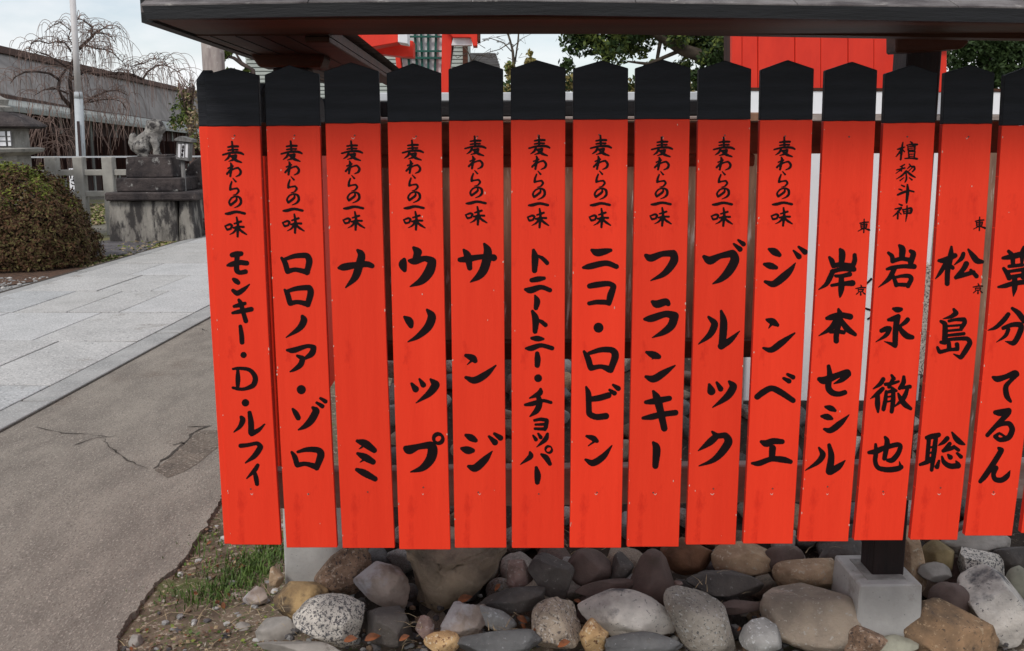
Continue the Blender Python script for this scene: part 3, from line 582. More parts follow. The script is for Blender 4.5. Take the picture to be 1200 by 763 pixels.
TXT = {
 1: [(A, '160,94,22 185,90,28 212,86,22; 133,155,10 160,148,24 200,138,24 246,142,22; 190,100,22 186,150,24 188,185,24 205,197,20 238,192,22'),
     (A, '168,236,14 182,246,24 195,256,20; 165,302,16 190,318,24 225,298,20 262,266,4'),
     (A, '172,395,14 200,388,20 234,378,16; 163,434,12 200,426,20 272,412,22; 200,358,14 212,380,20 225,430,20 240,480,22'),
     (A, '208,512,16 215,560,22 218,605,22'), (A, '227,680,28'),
     (B, '193,16,12 194,70,22 192,125,14; 165,12,10 200,8,14 262,18,18 295,60,24 285,105,24 240,127,16 200,130,14 165,122,12'),
     (B, '238,210,34'),
     (B, '213,294,14 222,312,26 205,350,18 170,382,4; 262,268,18 270,320,26 272,385,28; 275,390,26 315,370,18 350,336,6'),
     (B, '210,462,20 250,458,18 305,448,18 325,470,26 292,520,24 238,562,5'),
     (B, '310,576,16 292,605,20 246,653,5; 290,612,14 300,650,22 306,686,18')],
 2: [(A, '450,112,12 470,140,24 485,190,24 530,180,20 600,194,26; 472,118,16 530,100,22 595,98,26 612,130,30 598,196,26'),
     (A, '468,298,10 485,325,24 500,377,24 545,370,20 603,382,26; 488,305,16 540,290,22 610,286,26 620,318,30 603,384,26'),
     (A, '572,454,16 580,480,32 552,525,26 477,577,4'),
     (A, '483,652,12 522,652,26 600,628,18 638,636,24 626,672,28 578,706,10; 542,685,12 572,700,24 562,735,26 530,762,18 500,778,5'),
     (B, '565,133,42'),
     (B, '516,248,12 532,270,24 547,298,24; 632,238,12 652,258,32 625,310,34 590,345,24 548,369,5; 656,210,12 688,230,20; 678,184,12 706,202,20'),
     (B, '510,500,12 528,530,24 542,574,24 590,568,20 650,584,28; 545,498,12 600,484,22 662,488,28 680,515,34 655,590,26')],
 3: [(A, '785,170,12 820,164,34 890,152,28 950,148,28 980,158,22; 895,66,12 918,95,34 902,165,38 880,225,32 825,285,5'),
     (B, '893,434,14 940,450,36 992,488,26; 920,470,8 905,480,3'), (B, '896,508,14 940,530,34 985,556,26; 925,548,8 910,558,3'), (B, '890,602,16 935,622,32 997,656,24')],
 4: [(C, '124,52,14 148,78,38 132,112,22; 68,122,18 60,150,38 70,182,20; 98,128,14 130,130,32 190,115,26 232,132,38 215,190,46 170,245,34 103,279,4'),
     (C, '70,458,12 98,482,36 108,510,22; 203,416,12 230,455,38 208,515,38 150,570,24 90,603,4'),
     (D_, '112,98,12 135,130,30; 158,72,10 180,105,26; 223,73,10 252,105,38 215,155,30 138,211,3'),
     (D_, '78,478,26 100,485,42 150,468,28 222,458,34 235,485,46 222,540,44 175,592,30 105,616,4'), (D_, ring(268, 420, 27, 16))],
 5: [(C, '395,122,22 440,118,30 520,105,24 592,110,32; 418,65,12 440,100,34 452,170,24; 538,30,12 558,75,38 542,160,42 512,212,34 456,253,4'),
     (C, '430,683,16 468,698,32 484,714,22; 462,715,10 438,736,3; 430,812,14 480,828,32 545,795,30 605,742,6'),
     (D_, '430,400,14 460,415,32 486,430,20; 405,478,14 440,488,36 470,490,20; 445,583,14 485,592,36 540,545,32 584,494,4; 566,408,12 600,442,28; 598,392,14 632,416,26')],
 6: [(C, '826,66,14 835,110,32 832,185,24; 850,98,10 880,115,18 905,140,20'), (C, '815,242,20 850,236,26 888,230,16; 778,296,12 810,300,30 870,283,22 922,300,20'),
     (C, '835,332,8 847,365,28 840,405,20'), (C, '820,424,14 838,470,32 835,542,22; 845,475,10 872,485,18 896,504,20'), (C, '816,582,14 850,584,26 884,586,10; 782,642,10 815,640,26 870,624,20 935,640,20'),
     (C, '848,672,20 850,705,28 848,740,24'), (D_, '853,66,36'),
     (D_, '868,130,12 860,155,26 803,183,5; 778,222,12 820,215,22 880,198,16 928,208,14; 852,168,20 862,210,26 845,255,26 805,290,5'),
     (D_, '832,313,12 870,307,16 904,314,18 898,350,20 893,368,12; 838,338,10 890,336,14; 835,362,12 890,364,16'),
     (D_, '824,402,8 840,425,18; 853,390,8 868,412,18; 908,392,12 895,425,22 845,469,3'), (D_, '805,498,8 808,525,24 750,571,3; 872,512,10 900,532,26 922,568,18; '+ring(915, 484, 19, 9)),
     (D_, '842,590,14 850,635,30 848,676,22')],
 7: [(E_, '68,66,14 98,80,34 140,74,30 178,66,16; 18,168,12 60,160,28 150,142,26 212,162,22'),
     (E_, '55,276,24 100,268,28 165,262,24 196,278,24 178,330,32 168,378,22; 52,378,18 100,370,22 168,372,24'), (E_, '107,520,46'),
     (E_, '22,660,12 45,700,28 62,756,26 120,748,20 172,764,32; 52,670,16 120,650,24 185,652,28 205,685,34 178,768,28'),
     (F_, '35,118,10 48,160,26 50,230,26 55,275,28 95,293,28 150,288,30; 55,190,24 110,182,28 165,166,28; 172,135,12 200,154,22; 193,106,12 222,126,24'),
     (F_, '38,406,12 75,418,26 97,434,18; 78,440,10 46,463,3; 32,544,12 75,563,30 135,525,28 186,460,4')],
 8: [(E_, '385,98,18 415,112,34 480,88,26 545,86,34 548,130,38 495,200,28 413,244,4'),
     (E_, '422,368,14 450,382,36 500,368,32 515,380,22; 378,470,14 420,465,34 500,440,30 552,452,40 535,505,38 490,545,28 423,578,4'),
     (E_, '388,664,12 430,680,34 460,690,22; 430,698,6 420,705,2; 385,808,14 430,820,34 490,785,30 555,742,6'),
     (F_, '385,207,18 440,200,30 522,184,24; 368,300,14 420,292,28 480,278,26 558,268,26; 428,143,12 450,185,36 470,260,34 492,360,30'),
     (F_, '428,443,12 447,480,36 440,580,28')],
 9: [(E_, '725,104,16 760,126,38 820,100,26 892,86,36 905,125,42 870,190,40 825,235,26 776,263,4; 900,30,10 936,60,24; 926,7,10 956,30,22'),
     (E_, '752,458,12 787,498,32 760,560,28 693,616,4; 826,423,12 840,490,34 832,615,34; 826,628,32 880,592,26 934,540,3'),
     (F_, '756,103,12 768,142,38; 800,92,12 822,128,26; 873,86,12 897,115,34 862,172,32 776,237,4'),
     (F_, '773,380,10 798,405,28 760,440,32 692,491,4; 795,406,24 850,402,28 868,440,38 825,505,34 772,550,22 696,580,4')],
 10: [(J, '158,90,16 205,112,50 250,140,30; 118,222,20 170,236,46 222,252,26; 125,376,20 200,395,46 290,330,54 350,270,36 392,210,4; 375,103,12 422,155,38; 420,70,16 475,115,38'),
      (K, '138,72,16 190,90,48 235,120,22; 180,112,20 155,148,4; 108,322,14 180,337,40 270,275,44 385,190,10'),
      (K, '55,750,40 110,708,44 180,676,40 255,706,44 370,782,36; 288,588,20 335,612,34; 322,553,20 370,578,32'),
      (Lc, '90,432,20 135,448,48 200,428,44 275,432,34; 190,490,48 185,560,44; 10,622,16 70,622,38 180,585,36 280,590,44 348,608,30')],
 11: [((990, 160, 4.77), '84,485,4 107,480,5 131,478,5; 108,462,4 108,500,6 106,537,5; 89,492,4 124,490,5 120,510,4; 89,492,3 92,511,4 119,510,3; 92,501,3 121,500,3; 104,513,5 74,529,2; 111,513,4 138,523,8'),
      (J, '690,162,18 712,195,36 725,238,30 780,226,34 895,236,32; 785,92,20 802,130,46 795,220,38; 912,142,28 912,190,34 895,240,34; 712,288,30 800,266,30 905,266,36; 720,285,34 690,350,36 660,400,28 594,446,4; 745,325,20 800,325,26 868,310,34; 710,408,20 790,396,26 892,388,42; 795,330,34 795,420,44 788,480,28 782,515,5'),
      (J, '966,405,5 972,418,9; 922,436,5 965,428,8 1006,428,8; 942,446,6 988,444,8 982,462,7; 942,446,5 947,463,5 982,462,5; 965,464,7 965,492,10; 945,470,5 926,487,5; 985,470,5 1002,484,9'),
      (K, '668,60,24 720,48,44 790,32,40 872,46,42; 770,-18,18 782,40,42 752,200,38 750,258,38; 760,75,50 700,150,36 596,214,4; 795,80,30 845,150,44 915,202,26; 700,182,20 760,176,26 815,184,28'),
      (K, '600,595,30 650,605,54 760,562,42 845,535,44 858,552,36 800,600,34 728,636,4; 683,482,26 692,560,38 680,660,44 710,710,42 770,726,36 825,712,34'),
      (Lc, '655,125,16 700,138,40 740,158,20; 620,208,16 670,214,44 712,230,20; 645,322,18 700,332,40 780,275,42 863,196,5'),
      (Lc, '598,486,14 632,545,40 590,610,34 476,686,3; 688,463,26 706,560,44 690,692,52; 700,695,48 770,652,42 828,598,6')],
 12: [((1040, 160, 13.87), '160,208,10 210,195,24 278,172,12; 250,98,14 236,200,28 215,375,22; 225,215,26 180,280,20 138,328,6; 248,215,14 275,245,16; 372,82,10 402,108,24; 312,142,10 380,130,20 480,130,26; 332,160,12 335,222,16; 340,166,10 450,158,16 442,218,16 335,222,10; 355,192,8 430,188,8; 342,238,14 350,335,18; 350,246,10 448,242,14 436,335,18; 355,288,9 430,285,9; 355,322,9 430,320,9; 285,358,12 380,352,18 482,362,24'),
      ((1040, 160, 13.87), '278,456,14 210,488,8; 152,542,14 280,512,20; 238,480,20 226,560,16; 214,545,12 132,602,4; 352,446,10 376,476,18 325,522,8; 372,486,14 435,488,22 440,530,24 400,578,10; 410,500,10 345,560,8; 305,560,22 240,630,22 145,692,4; 310,560,18 380,620,28 452,665,12; 305,598,16 308,690,22 285,742,12; 268,668,8 205,715,14; 352,668,8 398,702,20'),
      ((1040, 205, 12.72), '208,153,12 252,172,18; 176,212,16 215,226,16; 152,297,20 230,262,28 320,235,20 392,250,18; 298,148,20 302,250,38 286,395,24 284,425,5'),
      ((1040, 205, 12.72), '172,433,12 215,452,20; 112,508,12 205,490,22 150,560,22 82,618,4; 158,540,18 152,650,20; 178,562,8 202,582,14; 228,512,14 248,575,18; 248,516,12 345,496,24 360,520,28 345,565,22 258,574,10; 255,544,9 340,534,9; 292,460,14 292,560,22 272,695,6'),
      ((1010, 280, 10.9), '340,178,28 385,222,44 392,285,44 500,254,40 620,268,44; 478,82,24 516,130,66 512,225,60; 622,155,36 658,190,56 625,300,56; 322,385,26 390,368,42 520,350,40 668,352,52; 410,392,50 360,490,50 300,550,32 212,617,4; 402,475,34 425,540,42 440,588,46; 430,490,26 510,474,34 600,474,44 632,510,46 590,600,46; 440,582,36 590,588,42'),
      ((1010, 345, 10.9), '400,183,24 455,196,58 502,190,36; 340,325,30 400,312,54 465,282,50 445,350,60 430,480,58 425,640,54; 425,655,46 370,630,32 285,600,4; 248,465,40 310,440,54 355,435,46 310,520,40 175,610,3; 585,322,46 555,355,44 480,412,24; 465,402,34 520,480,56 580,532,62 645,548,42'),
      ((1000, 430, 10.9), '382,158,44 340,220,42 252,282,8; 375,278,40 310,340,44 216,407,3; 310,350,44 310,480,54 315,575,22; 490,108,26 515,150,42; 412,222,34 490,212,34 578,185,24; 500,165,34 455,255,36 505,270,20 550,305,24; 420,315,30 408,430,42 385,540,42; 420,325,26 510,304,40 508,430,48 490,570,40; 430,385,16 500,372,18; 425,445,16 500,432,18; 645,128,32 640,200,48 590,275,34; 620,268,30 722,252,40; 698,265,30 640,400,48 528,507,8; 572,338,18 605,405,46 660,480,56 732,532,34'),
      ((1000, 495, 10.9), '200,385,34 290,370,56 400,325,50 560,284,48 602,310,46 570,400,50 500,480,54 440,485,34; 406,188,26 432,255,54 398,460,46; 285,282,28 290,380,46 280,500,46 320,580,46 440,605,54 560,592,56 612,570,46; 602,555,30 588,500,6')],
 13: [((1125.4, 157.6, 4.77), '84,485,4 107,480,5 131,478,5; 108,462,4 108,500,6 106,537,5; 89,492,4 124,490,5 120,510,4; 89,492,3 92,511,4 119,510,3; 92,501,3 121,500,3; 104,513,5 74,529,2; 111,513,4 138,523,8'),
      ((1090, 280, 10.9), '112,278,30 180,272,54 318,212,50; 273,102,24 262,220,58 225,400,54 218,570,50; 190,330,46 130,430,38 70,508,8; 250,335,34 288,368,40; 425,190,40 400,250,42 308,332,6; 488,135,20 550,220,56 600,278,60 668,292,34; 462,318,56 425,385,50 335,482,34; 330,492,40 450,455,44 555,425,40; 520,400,30 592,475,46'),
      ((1017.4, 278.3, 7.5), '966,405,5 972,418,9; 922,436,5 965,428,8 1006,428,8; 942,446,6 988,444,8 982,462,7; 942,446,5 947,463,5 982,462,5; 965,464,7 965,492,10; 945,470,5 926,487,5; 985,470,5 1002,484,9'),
      ((1090, 345, 10.9), '302,190,26 330,238,52 270,282,38 165,312,5; 138,345,30 188,380,50 190,500,56 186,600,56; 240,340,28 330,322,32 432,322,46 440,362,46 400,430,40; 210,406,22 395,392,22; 210,466,24 400,450,26; 210,526,28 430,502,34; 200,582,32 330,568,36 470,566,44 508,618,50 470,690,54 425,760,50 390,805,42 300,762,8; 95,680,30 125,735,40 240,708,34 350,700,36; 238,620,44 245,700,46; 343,640,46 352,695,36; 140,612,34 190,622,34'),
      ((1070, 495, 9.19), '148,165,34 200,152,46 275,135,40; 170,190,36 150,430,36; 245,170,38 225,330,44 200,512,30; 185,270,16 230,262,18; 180,328,16 225,322,18; 180,385,18 220,378,18; 75,455,24 140,432,36 210,402,30; 368,172,40 330,212,34 276,246,10; 420,108,14 460,170,44 505,212,44 554,237,14; 395,230,34 348,290,38; 325,306,30 410,280,34 440,268,24; 440,262,30 490,298,28; 280,415,20 258,478,40; 312,370,18 335,430,38 400,470,46 485,466,50; 462,415,10 485,450,36; 376,348,16 402,376,42; 475,333,22 516,370,34')],
 14: [((1090, 280, 10.9), '930,245,30 1040,226,56 1190,190,56 1275,178,44; 1003,158,34 1050,215,46 1060,330,44; 1200,108,34 1182,180,54 1172,300,30; 1010,350,34 1180,332,36; 940,378,32 985,440,50 1010,500,50; 990,418,30 1200,388,38; 1000,492,40 1180,462,40; 1200,390,44 1185,490,44; 870,615,20 960,598,46 1050,572,48 1200,552,48 1290,560,36; 1080,500,54 1080,620,56 1064,730,8'),
      ((1090, 345, 10.9), '998,255,44 940,330,50 840,420,38 736,460,5; 1050,178,30 1130,240,54 1200,330,56 1290,395,24; 935,430,38 1050,388,46 1150,388,56 1162,440,58 1112,560,56 1060,622,50 960,600,5; 1000,450,40 960,530,36 846,612,3'),
      ((1070, 430, 9.19), '862,112,24 912,130,52 1000,105,44 1095,65,48 1118,80,42 1050,150,34 1000,215,44 1010,310,48 1050,370,24'),
      ((1070, 495, 9.19), '885,-107,36 945,-105,60 1030,-125,50 1015,-88,46 920,10,42 800,138,34; 880,62,14 960,18,34 1035,14,42 1068,75,48 1030,160,48 940,188,38 884,152,34 930,118,20 985,150,20'),
      ((1070, 495, 9.19), '922,278,24 950,302,46 880,420,48 780,570,48 725,635,34; 790,560,14 845,500,28 892,492,44 866,560,40 885,612,42 950,622,46 1012,580,42 1046,518,4')],
}
HD = [((680, 155, 12.72), '298,48,20 305,205,26; 235,125,18 300,115,24 382,115,26; 235,172,16 300,162,20 375,162,20; 152,236,18 270,207,24 400,205,28 458,228,20; 255,228,24 230,280,24 175,320,5; 275,255,22 350,244,24 325,295,28 235,330,6; 272,258,18 340,312,32 425,346,14'),
      ((680, 155, 12.72), '263,358,16 272,400,30 247,545,22; 222,432,16 298,398,14 200,512,22; 230,490,16 300,442,16 368,425,22 405,470,28 390,520,24 332,552,8'),
      ((680, 155, 12.72), '288,578,10 325,622,20; 265,625,16 242,690,24 238,738,26 280,728,18 340,722,22 362,755,24 330,800,16 275,818,5'),
      ((680, 205, 11.73), '300,195,14 292,240,24 212,300,24 196,260,20 232,205,16 300,184,16 350,210,26 356,268,26 320,310,18 262,337,4'),
      ((680, 205, 11.73), '138,416,16 190,412,32 290,390,28 402,412,26'),
      ((680, 205, 11.73), '122,578,12 150,625,22 202,615,18; 132,576,14 190,556,22 218,572,22 200,612,18; 250,548,14 345,518,22; 235,604,16 300,590,22 378,590,22; 288,463,16 300,560,28 288,718,22; 282,610,26 240,660,18 182,693,4; 308,610,20 350,650,26 414,692,12')]
HPOS = {1: ((273, 179), (276.6, 267)), 2: ((341.6, 178), (344, 263)), 3: ((412.4, 177.4), (415, 259.8)), 4: ((483.7, 176.8), (485.8, 259.6)), 5: ((557, 171.8), (558.4, 253.8)),
        6: ((632, 171.4), (631, 256.6)), 7: ((704.2, 171.4), (703.5, 256.4)), 8: ((775.8, 173), (774.7, 255)), 9: ((848.4, 173), (846.4, 255.2)), 10: ((919.3, 173), (916.6, 255))}
HG = [glyph_poly(frame(*fr__, t), i) for i, (fr__, t) in enumerate(HD)]

# boards: top-left, top-right, shoulder y, apex, colour boundary, bottom-left, bottom-right, bottom y
BD = [(240, 302.7, 88, (271, 79), 148, 270.5, 329.5, 638.5), (310, 373.5, 87.5, (338.5, 76.5), 147.5, 335.8, 395.3, 642), (379.5, 444, 84, (411, 73), 144.5, 401.5, 462.7, 642.5),
      (453, 516.7, 86, (484, 74), 142.7, 468, 528, 644), (525.5, 589.5, 81, (556, 70.5), 141.3, 533, 593.5, 642.3), (598.5, 662.7, 80, (630, 70.5), 140.5, 600, 661, 642.5),
      (672, 736.5, 80, (705, 70.5), 140, 667.7, 728, 642), (745, 809.5, 80, (777, 70), 139.7, 734.7, 795.5, 641), (819, 881, 81, (850, 70.5), 140, 804, 862, 638.5),
      (892, 954, 81.5, (923, 70.5), 140.5, 871, 929, 637.3), (967.5, 1028.5, 83, (999, 72.5), 141.7, 936, 994, 634.7), (1038, 1099, 86, (1069, 76), 144, 1001, 1058, 633.5),
      (1107.5, 1166, 86, (1138, 76.5), 145.2, 1067, 1122, 632.8), (1177.5, 1238, 88, (1206, 78), 147, 1131, 1186, 628), (1248, 1308, 92, (1278, 83), 150, 1197, 1254, 625)]
LBL = ['front-facing red board at the left end whose lettering includes a Latin letter D', 'second red board from the left, with three square box-shaped characters and one dot',
       'red board with only two large characters set far apart, the lower of three short strokes', 'red board with four large characters, the last carrying a small ring',
       'red board with three large characters spaced wide apart, no ring or dot', 'red board with a tight column of small narrow characters and one tiny ring',
       'red board whose large lettering has a round dot above a box-shaped character', 'red board with five large characters ending in a long vertical stroke',
       'red board with four large characters in bold, the lowest of two slanting sweeping strokes', 'red board with a roof-shaped stroke with two ticks above a wide I-shaped character',
       'red board without a small heading, two kanji above three katakana', 'red board with four small kanji as heading and four large kanji below',
       'red board with three large kanji spaced apart and no heading', 'red board with two kanji above three rounded hiragana, cut by the right picture edge',
       'last red board, only its lower left corner showing at the right edge']
def flatmesh(name, V2, F2, parent, dy, m):
    vs = [P(x, y, YB-dy) for x, y in V2]
    return add(name, vs, [tuple(f) for f in F2], m, parent)
for bi, (xl_, xr, sh, ap, bd, bl, br, by) in enumerate(BD):
    n = bi+1
    def at_y(y):     # left and right edge of the board at height y (the boards are very slightly bowed)
        t = (y-sh)/(by-sh); bw = .0085*((xl_+xr)/2-610)*4*t*(1-t); return xl_+(bl-xl_)*t+bw, xr+(br-xr)*t+bw
    base = P((bl+br)/2, by, YB)
    t = thing('votive_board', base, LBL[bi], 'painted board', 'red name boards in the front row')
    l1, r1 = at_y(bd)
    dy = random.uniform(-.0015, .0015)*0
    wob = [(l1+(r1-l1)*k/7, bd+.25-.35*k/7+(random.uniform(-.35, .35) if 0 < k < 7 else 0)) for k in range(8)]
    q = [P(x, y, YB) for x, y in wob]+[P(xr+random.uniform(-.4, .4), sh-.5+random.uniform(-.5, .5), YB), P(ap[0]+random.uniform(-.8, .8), ap[1]+random.uniform(-.3, .3), YB), P(xl_, sh+random.uniform(-.5, .5), YB)]
    prism('black_top', q, off(q, .016), M['black'], t, .0012)
    ks = [bd+(by-bd)*k/8 for k in range(1, 8)]
    q = [P(bl, by, YB)]+[P(br, by+.2*math.sin(n*2), YB)]+[P(at_y(y)[1], y, YB) for y in ks[::-1]]+[P(x, y+.12, YB) for x, y in wob[::-1]]+[P(at_y(y)[0], y, YB) for y in ks]
    o = prism('plank', q, off(q, .016), M['red'], t, .0012)
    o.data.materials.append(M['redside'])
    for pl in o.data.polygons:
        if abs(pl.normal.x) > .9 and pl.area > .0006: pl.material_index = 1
    # nail heads, top and bottom
    for (fx, ny_) in ((.5, 159), (.5, 575+random.uniform(-4, 4))):
        a_, b_ = at_y(ny_); c = P(a_+(b_-a_)*fx+random.uniform(-2, 2), ny_+random.uniform(-1.5, 1.5), YB)
        v = []; 
        for k in range(8): v.append(c+Vector((.0017*math.cos(k*math.pi/4), -.0009, .0017*math.sin(k*math.pi/4))))
        v += [p+Vector((0, .0011, 0)) for p in v]
        add('nail', v, [tuple(range(8))]+[(k, k+8, (k+1) % 8+8, (k+1) % 8) for k in range(8)], M['nail'], t)
    # chipped paint at the nails and along the edges
    V = []; Fc = []
    for ny_ in (161.5, 578.5):
        if random.random() < .8:
            a_, b_ = at_y(ny_); xx = (a_+b_)/2+random.uniform(-1, 1); k0 = len(V); ww_ = random.uniform(1.2, 2.6)
            V += [P(xx-ww_, ny_-.6, YB-.0004), P(xx, ny_+.9, YB-.0004), P(xx+ww_, ny_-.9, YB-.0004), P(xx+ww_*.6, ny_+.9, YB-.0004), P(xx, ny_+1.9, YB-.0004), P(xx-ww_*.7, ny_+.8, YB-.0004)]
            Fc.append(tuple(range(k0, k0+6)))
    for _ in range(random.randint(8, 18)):
        yy = random.uniform(bd+4, by-3); a_, b_ = at_y(yy)
        xx = (a_+random.uniform(.3, 1.6)) if random.random() < .6 else (b_-random.uniform(.3, 1.4)) if random.random() < .6 else random.uniform(a_+3, b_-3)
        r = random.uniform(.3, .95); k0 = len(V); el = random.uniform(1, 3)
        for k in range(6): V.append(P(xx+r*math.cos(k*1.047)*random.uniform(.5, 1), yy+r*el*math.sin(k*1.047)*random.uniform(.5, 1), YB-.0004))
        Fc.append(tuple(range(k0, k0+6)))
    tag(add('paint_chips', V, Fc, mat('bare_wood_chip', (.70, .46, .38, 1), (.6, .3, .24, 1), scale=90, rough=.8, bump=0) if 'chip' not in M else M['chip'], t), kind='stuff')
    if 'chip' not in M: M['chip'] = bpy.data.materials['bare_wood_chip']
    if n in HPOS:
        (mx0, my0), (mx1, my1) = HPOS[n]; sc = (my1-my0)/85.2; shx = (mx1-mx0+.7)/85.2
        for gi, (V2, F2) in enumerate(HG):
            flatmesh('painted_character', [(mx0+(x-704)+(y-171.2)*shx, my0+(y-171.2)*sc) for x, y in V2], F2, t, .0005, M['ink'])
    for gi, (fr__, s) in enumerate(TXT.get(n, [])):
        V2, F2 = glyph_poly(frame(*fr__, s), n*7+gi)
        flatmesh('painted_character', V2, F2, t, .0005, M['ink'])

# ================================================================== STONES
def smat(n, a, b, **k):
    k.setdefault('c3', (.075, .058, .045, 1)); k.setdefault('c3scale', 9); k.setdefault('c3thr', .585); k.setdefault('bdist', .009)
    k['bump'] = min(1, k.get('bump', .3)*1.7); k['sthr'] = k.get('sthr', .6)-.02; k['bscale'] = min(45, k.get('bscale', 40)); k['lo'] = .38; k['hi'] = .62
    wm = lambda c: (min(1, c[0]*1.30), c[1]*1.22, c[2]*1.12, 1)
    return mat(n, wm(a), wm(b), **k)
SM = {
 'granite': smat('stone_salt_pepper', (.50, .49, .47, 1), (.36, .35, .34, 1), scale=18, rough=.8, bump=.3, bscale=90, speck=[(.07, .07, .075, 1), (.13, .12, .12, 1)], sscale=110, sthr=.56),
 'grey': smat('stone_smooth_grey', (.25, .24, .235, 1), (.16, .155, .15, 1), scale=10, rough=.75, bump=.25, bscale=60),
 'dark': smat('stone_dark_slate', (.085, .078, .076, 1), (.045, .042, .044, 1), scale=9, rough=.65, bump=.5, bscale=30, speck=(.2, .18, .17, 1), sscale=80, sthr=.66),
 'bluedark': smat('stone_blue_dark', (.10, .105, .115, 1), (.06, .063, .07, 1), scale=10, rough=.7, bump=.3, bscale=50, speck=(.24, .24, .25, 1), sscale=90, sthr=.66),
 'brown': smat('stone_brown_speckled', (.22, .15, .11, 1), (.10, .068, .05, 1), scale=22, rough=.85, bump=.7, bscale=70, speck=[(.36, .28, .22, 1), (.05, .04, .04, 1)], sscale=90, sthr=.59),
 'gold': smat('stone_mossy_gold', (.32, .23, .12, 1), (.13, .09, .055, 1), scale=9, rough=.95, bump=.6, bscale=60, stretch=(1, 1, 1), c3=(.09, .065, .045, 1), c3scale=8, c3thr=.5),
 'rugged': smat('stone_rugged', (.30, .26, .24, 1), (.12, .095, .085, 1), scale=7, rough=.9, bump=1, bscale=22, bdist=.012, c3=(.40, .37, .37, 1), c3scale=7, c3thr=.5),
 'slate': smat('stone_big_slate', (.24, .195, .150, 1), (.095, .075, .06, 1), scale=6, rough=.6, bump=.9, bscale=24, bdist=.012, spec=.45),
 'pink': smat('stone_pinkish', (.25, .18, .17, 1), (.12, .085, .08, 1), scale=14, rough=.85, bump=.5, speck=(.36, .3, .28, 1), sscale=80, sthr=.6),
 'lightspeck': smat('stone_light_speckled', (.36, .31, .26, 1), (.20, .17, .145, 1), scale=16, rough=.85, bump=.5, bscale=60, speck=[(.52, .47, .42, 1), (.12, .10, .09, 1)], sscale=100, sthr=.58),
 'white': smat('stone_white', (.56, .55, .54, 1), (.26, .25, .25, 1), scale=7, rough=.8, bump=.4, bscale=60, c3=(.10, .095, .10, 1), c3scale=7, c3thr=.60, speck=(.16, .15, .15, 1), sscale=80, sthr=.64),
 'yellow': smat('stone_yellow', (.44, .31, .17, 1), (.27, .17, .09, 1), scale=14, rough=.8, bump=.4, speck=[(.6, .5, .36, 1), (.18, .09, .05, 1)], sscale=70, sthr=.6),
 'orange': smat('stone_orange_brown', (.14, .072, .042, 1), (.065, .035, .022, 1), scale=9, rough=.7, bump=.4),
 'tan': smat('stone_tan', (.36, .27, .19, 1), (.21, .15, .105, 1), scale=9, rough=.85, bump=.6, bscale=40, speck=(.46, .38, .29, 1), sscale=80, sthr=.6, c3=(.11, .085, .06, 1), c3scale=12, c3thr=.62),
 'flatgrey': smat('stone_flat_taupe', (.26, .225, .19, 1), (.15, .13, .115, 1), scale=7, rough=.9, bump=.6, bscale=40, c3=(.42, .33, .27, 1), c3scale=5, c3thr=.62, speck=(.36, .33, .29, 1), sscale=70, sthr=.62),
 'oblong': smat('stone_oblong_grey', (.26, .25, .235, 1), (.15, .14, .13, 1), scale=8, rough=.8, bump=.4, bscale=60, speck=[(.40, .39, .37, 1), (.10, .095, .09, 1)], sscale=90, sthr=.60, c3=(.18, .105, .07, 1), c3scale=5, c3thr=.60),
 'bluegrey': smat('stone_blue_grey', (.26, .27, .28, 1), (.16, .165, .175, 1), scale=14, rough=.8, bump=.4, speck=(.44, .44, .44, 1), sscale=90, sthr=.60),
 'rust': smat('stone_rusty_rough', (.235, .155, .095, 1), (.10, .072, .05, 1), scale=10, rough=.95, bump=1, bscale=40, bdist=.01, speck=[(.34, .24, .15, 1), (.10, .07, .05, 1)], sscale=60, sthr=.62),
 'olive': smat('stone_olive', (.19, .15, .08, 1), (.10, .08, .045, 1), scale=9, rough=.8, bump=.3),
 'purple': smat('stone_purple_brown', (.115, .085, .08, 1), (.07, .052, .05, 1), scale=9, rough=.75, bump=.3, bscale=50),
 'green': smat('stone_greenish', (.26, .27, .23, 1), (.17, .175, .15, 1), scale=12, rough=.85, bump=.3),
}
def YP(py):   # heap profile: row in the photo -> depth of the stone
    return 2.30+max(0, 765-py)/125*.42
def stone(px, py, rx, ry, rot, m, label, rough=.12, crag=0, bx=0, Y=None, depth=None, grp=None, seed=None, sub=3):
    Y = Y or YP(py); c = P(px, py, Y); k = (c-Vector((0, 0, H))).length/F
    s = seed if seed is not None else px*.13+py*.07
    me = stone_mesh('river_stone', rx*k, (depth or .85)*min(rx, ry*1.25)*k*1.05, ry*k, m, s, rough, sub, 0, bx, crag)
    o = link('river_stone', me, None, c); o.rotation_euler = (random.uniform(-.15, .15), -math.radians(rot), random.uniform(-.2, .2))
    return tag(o, label, 'stone', grp or 'river stones heaped under the boards')
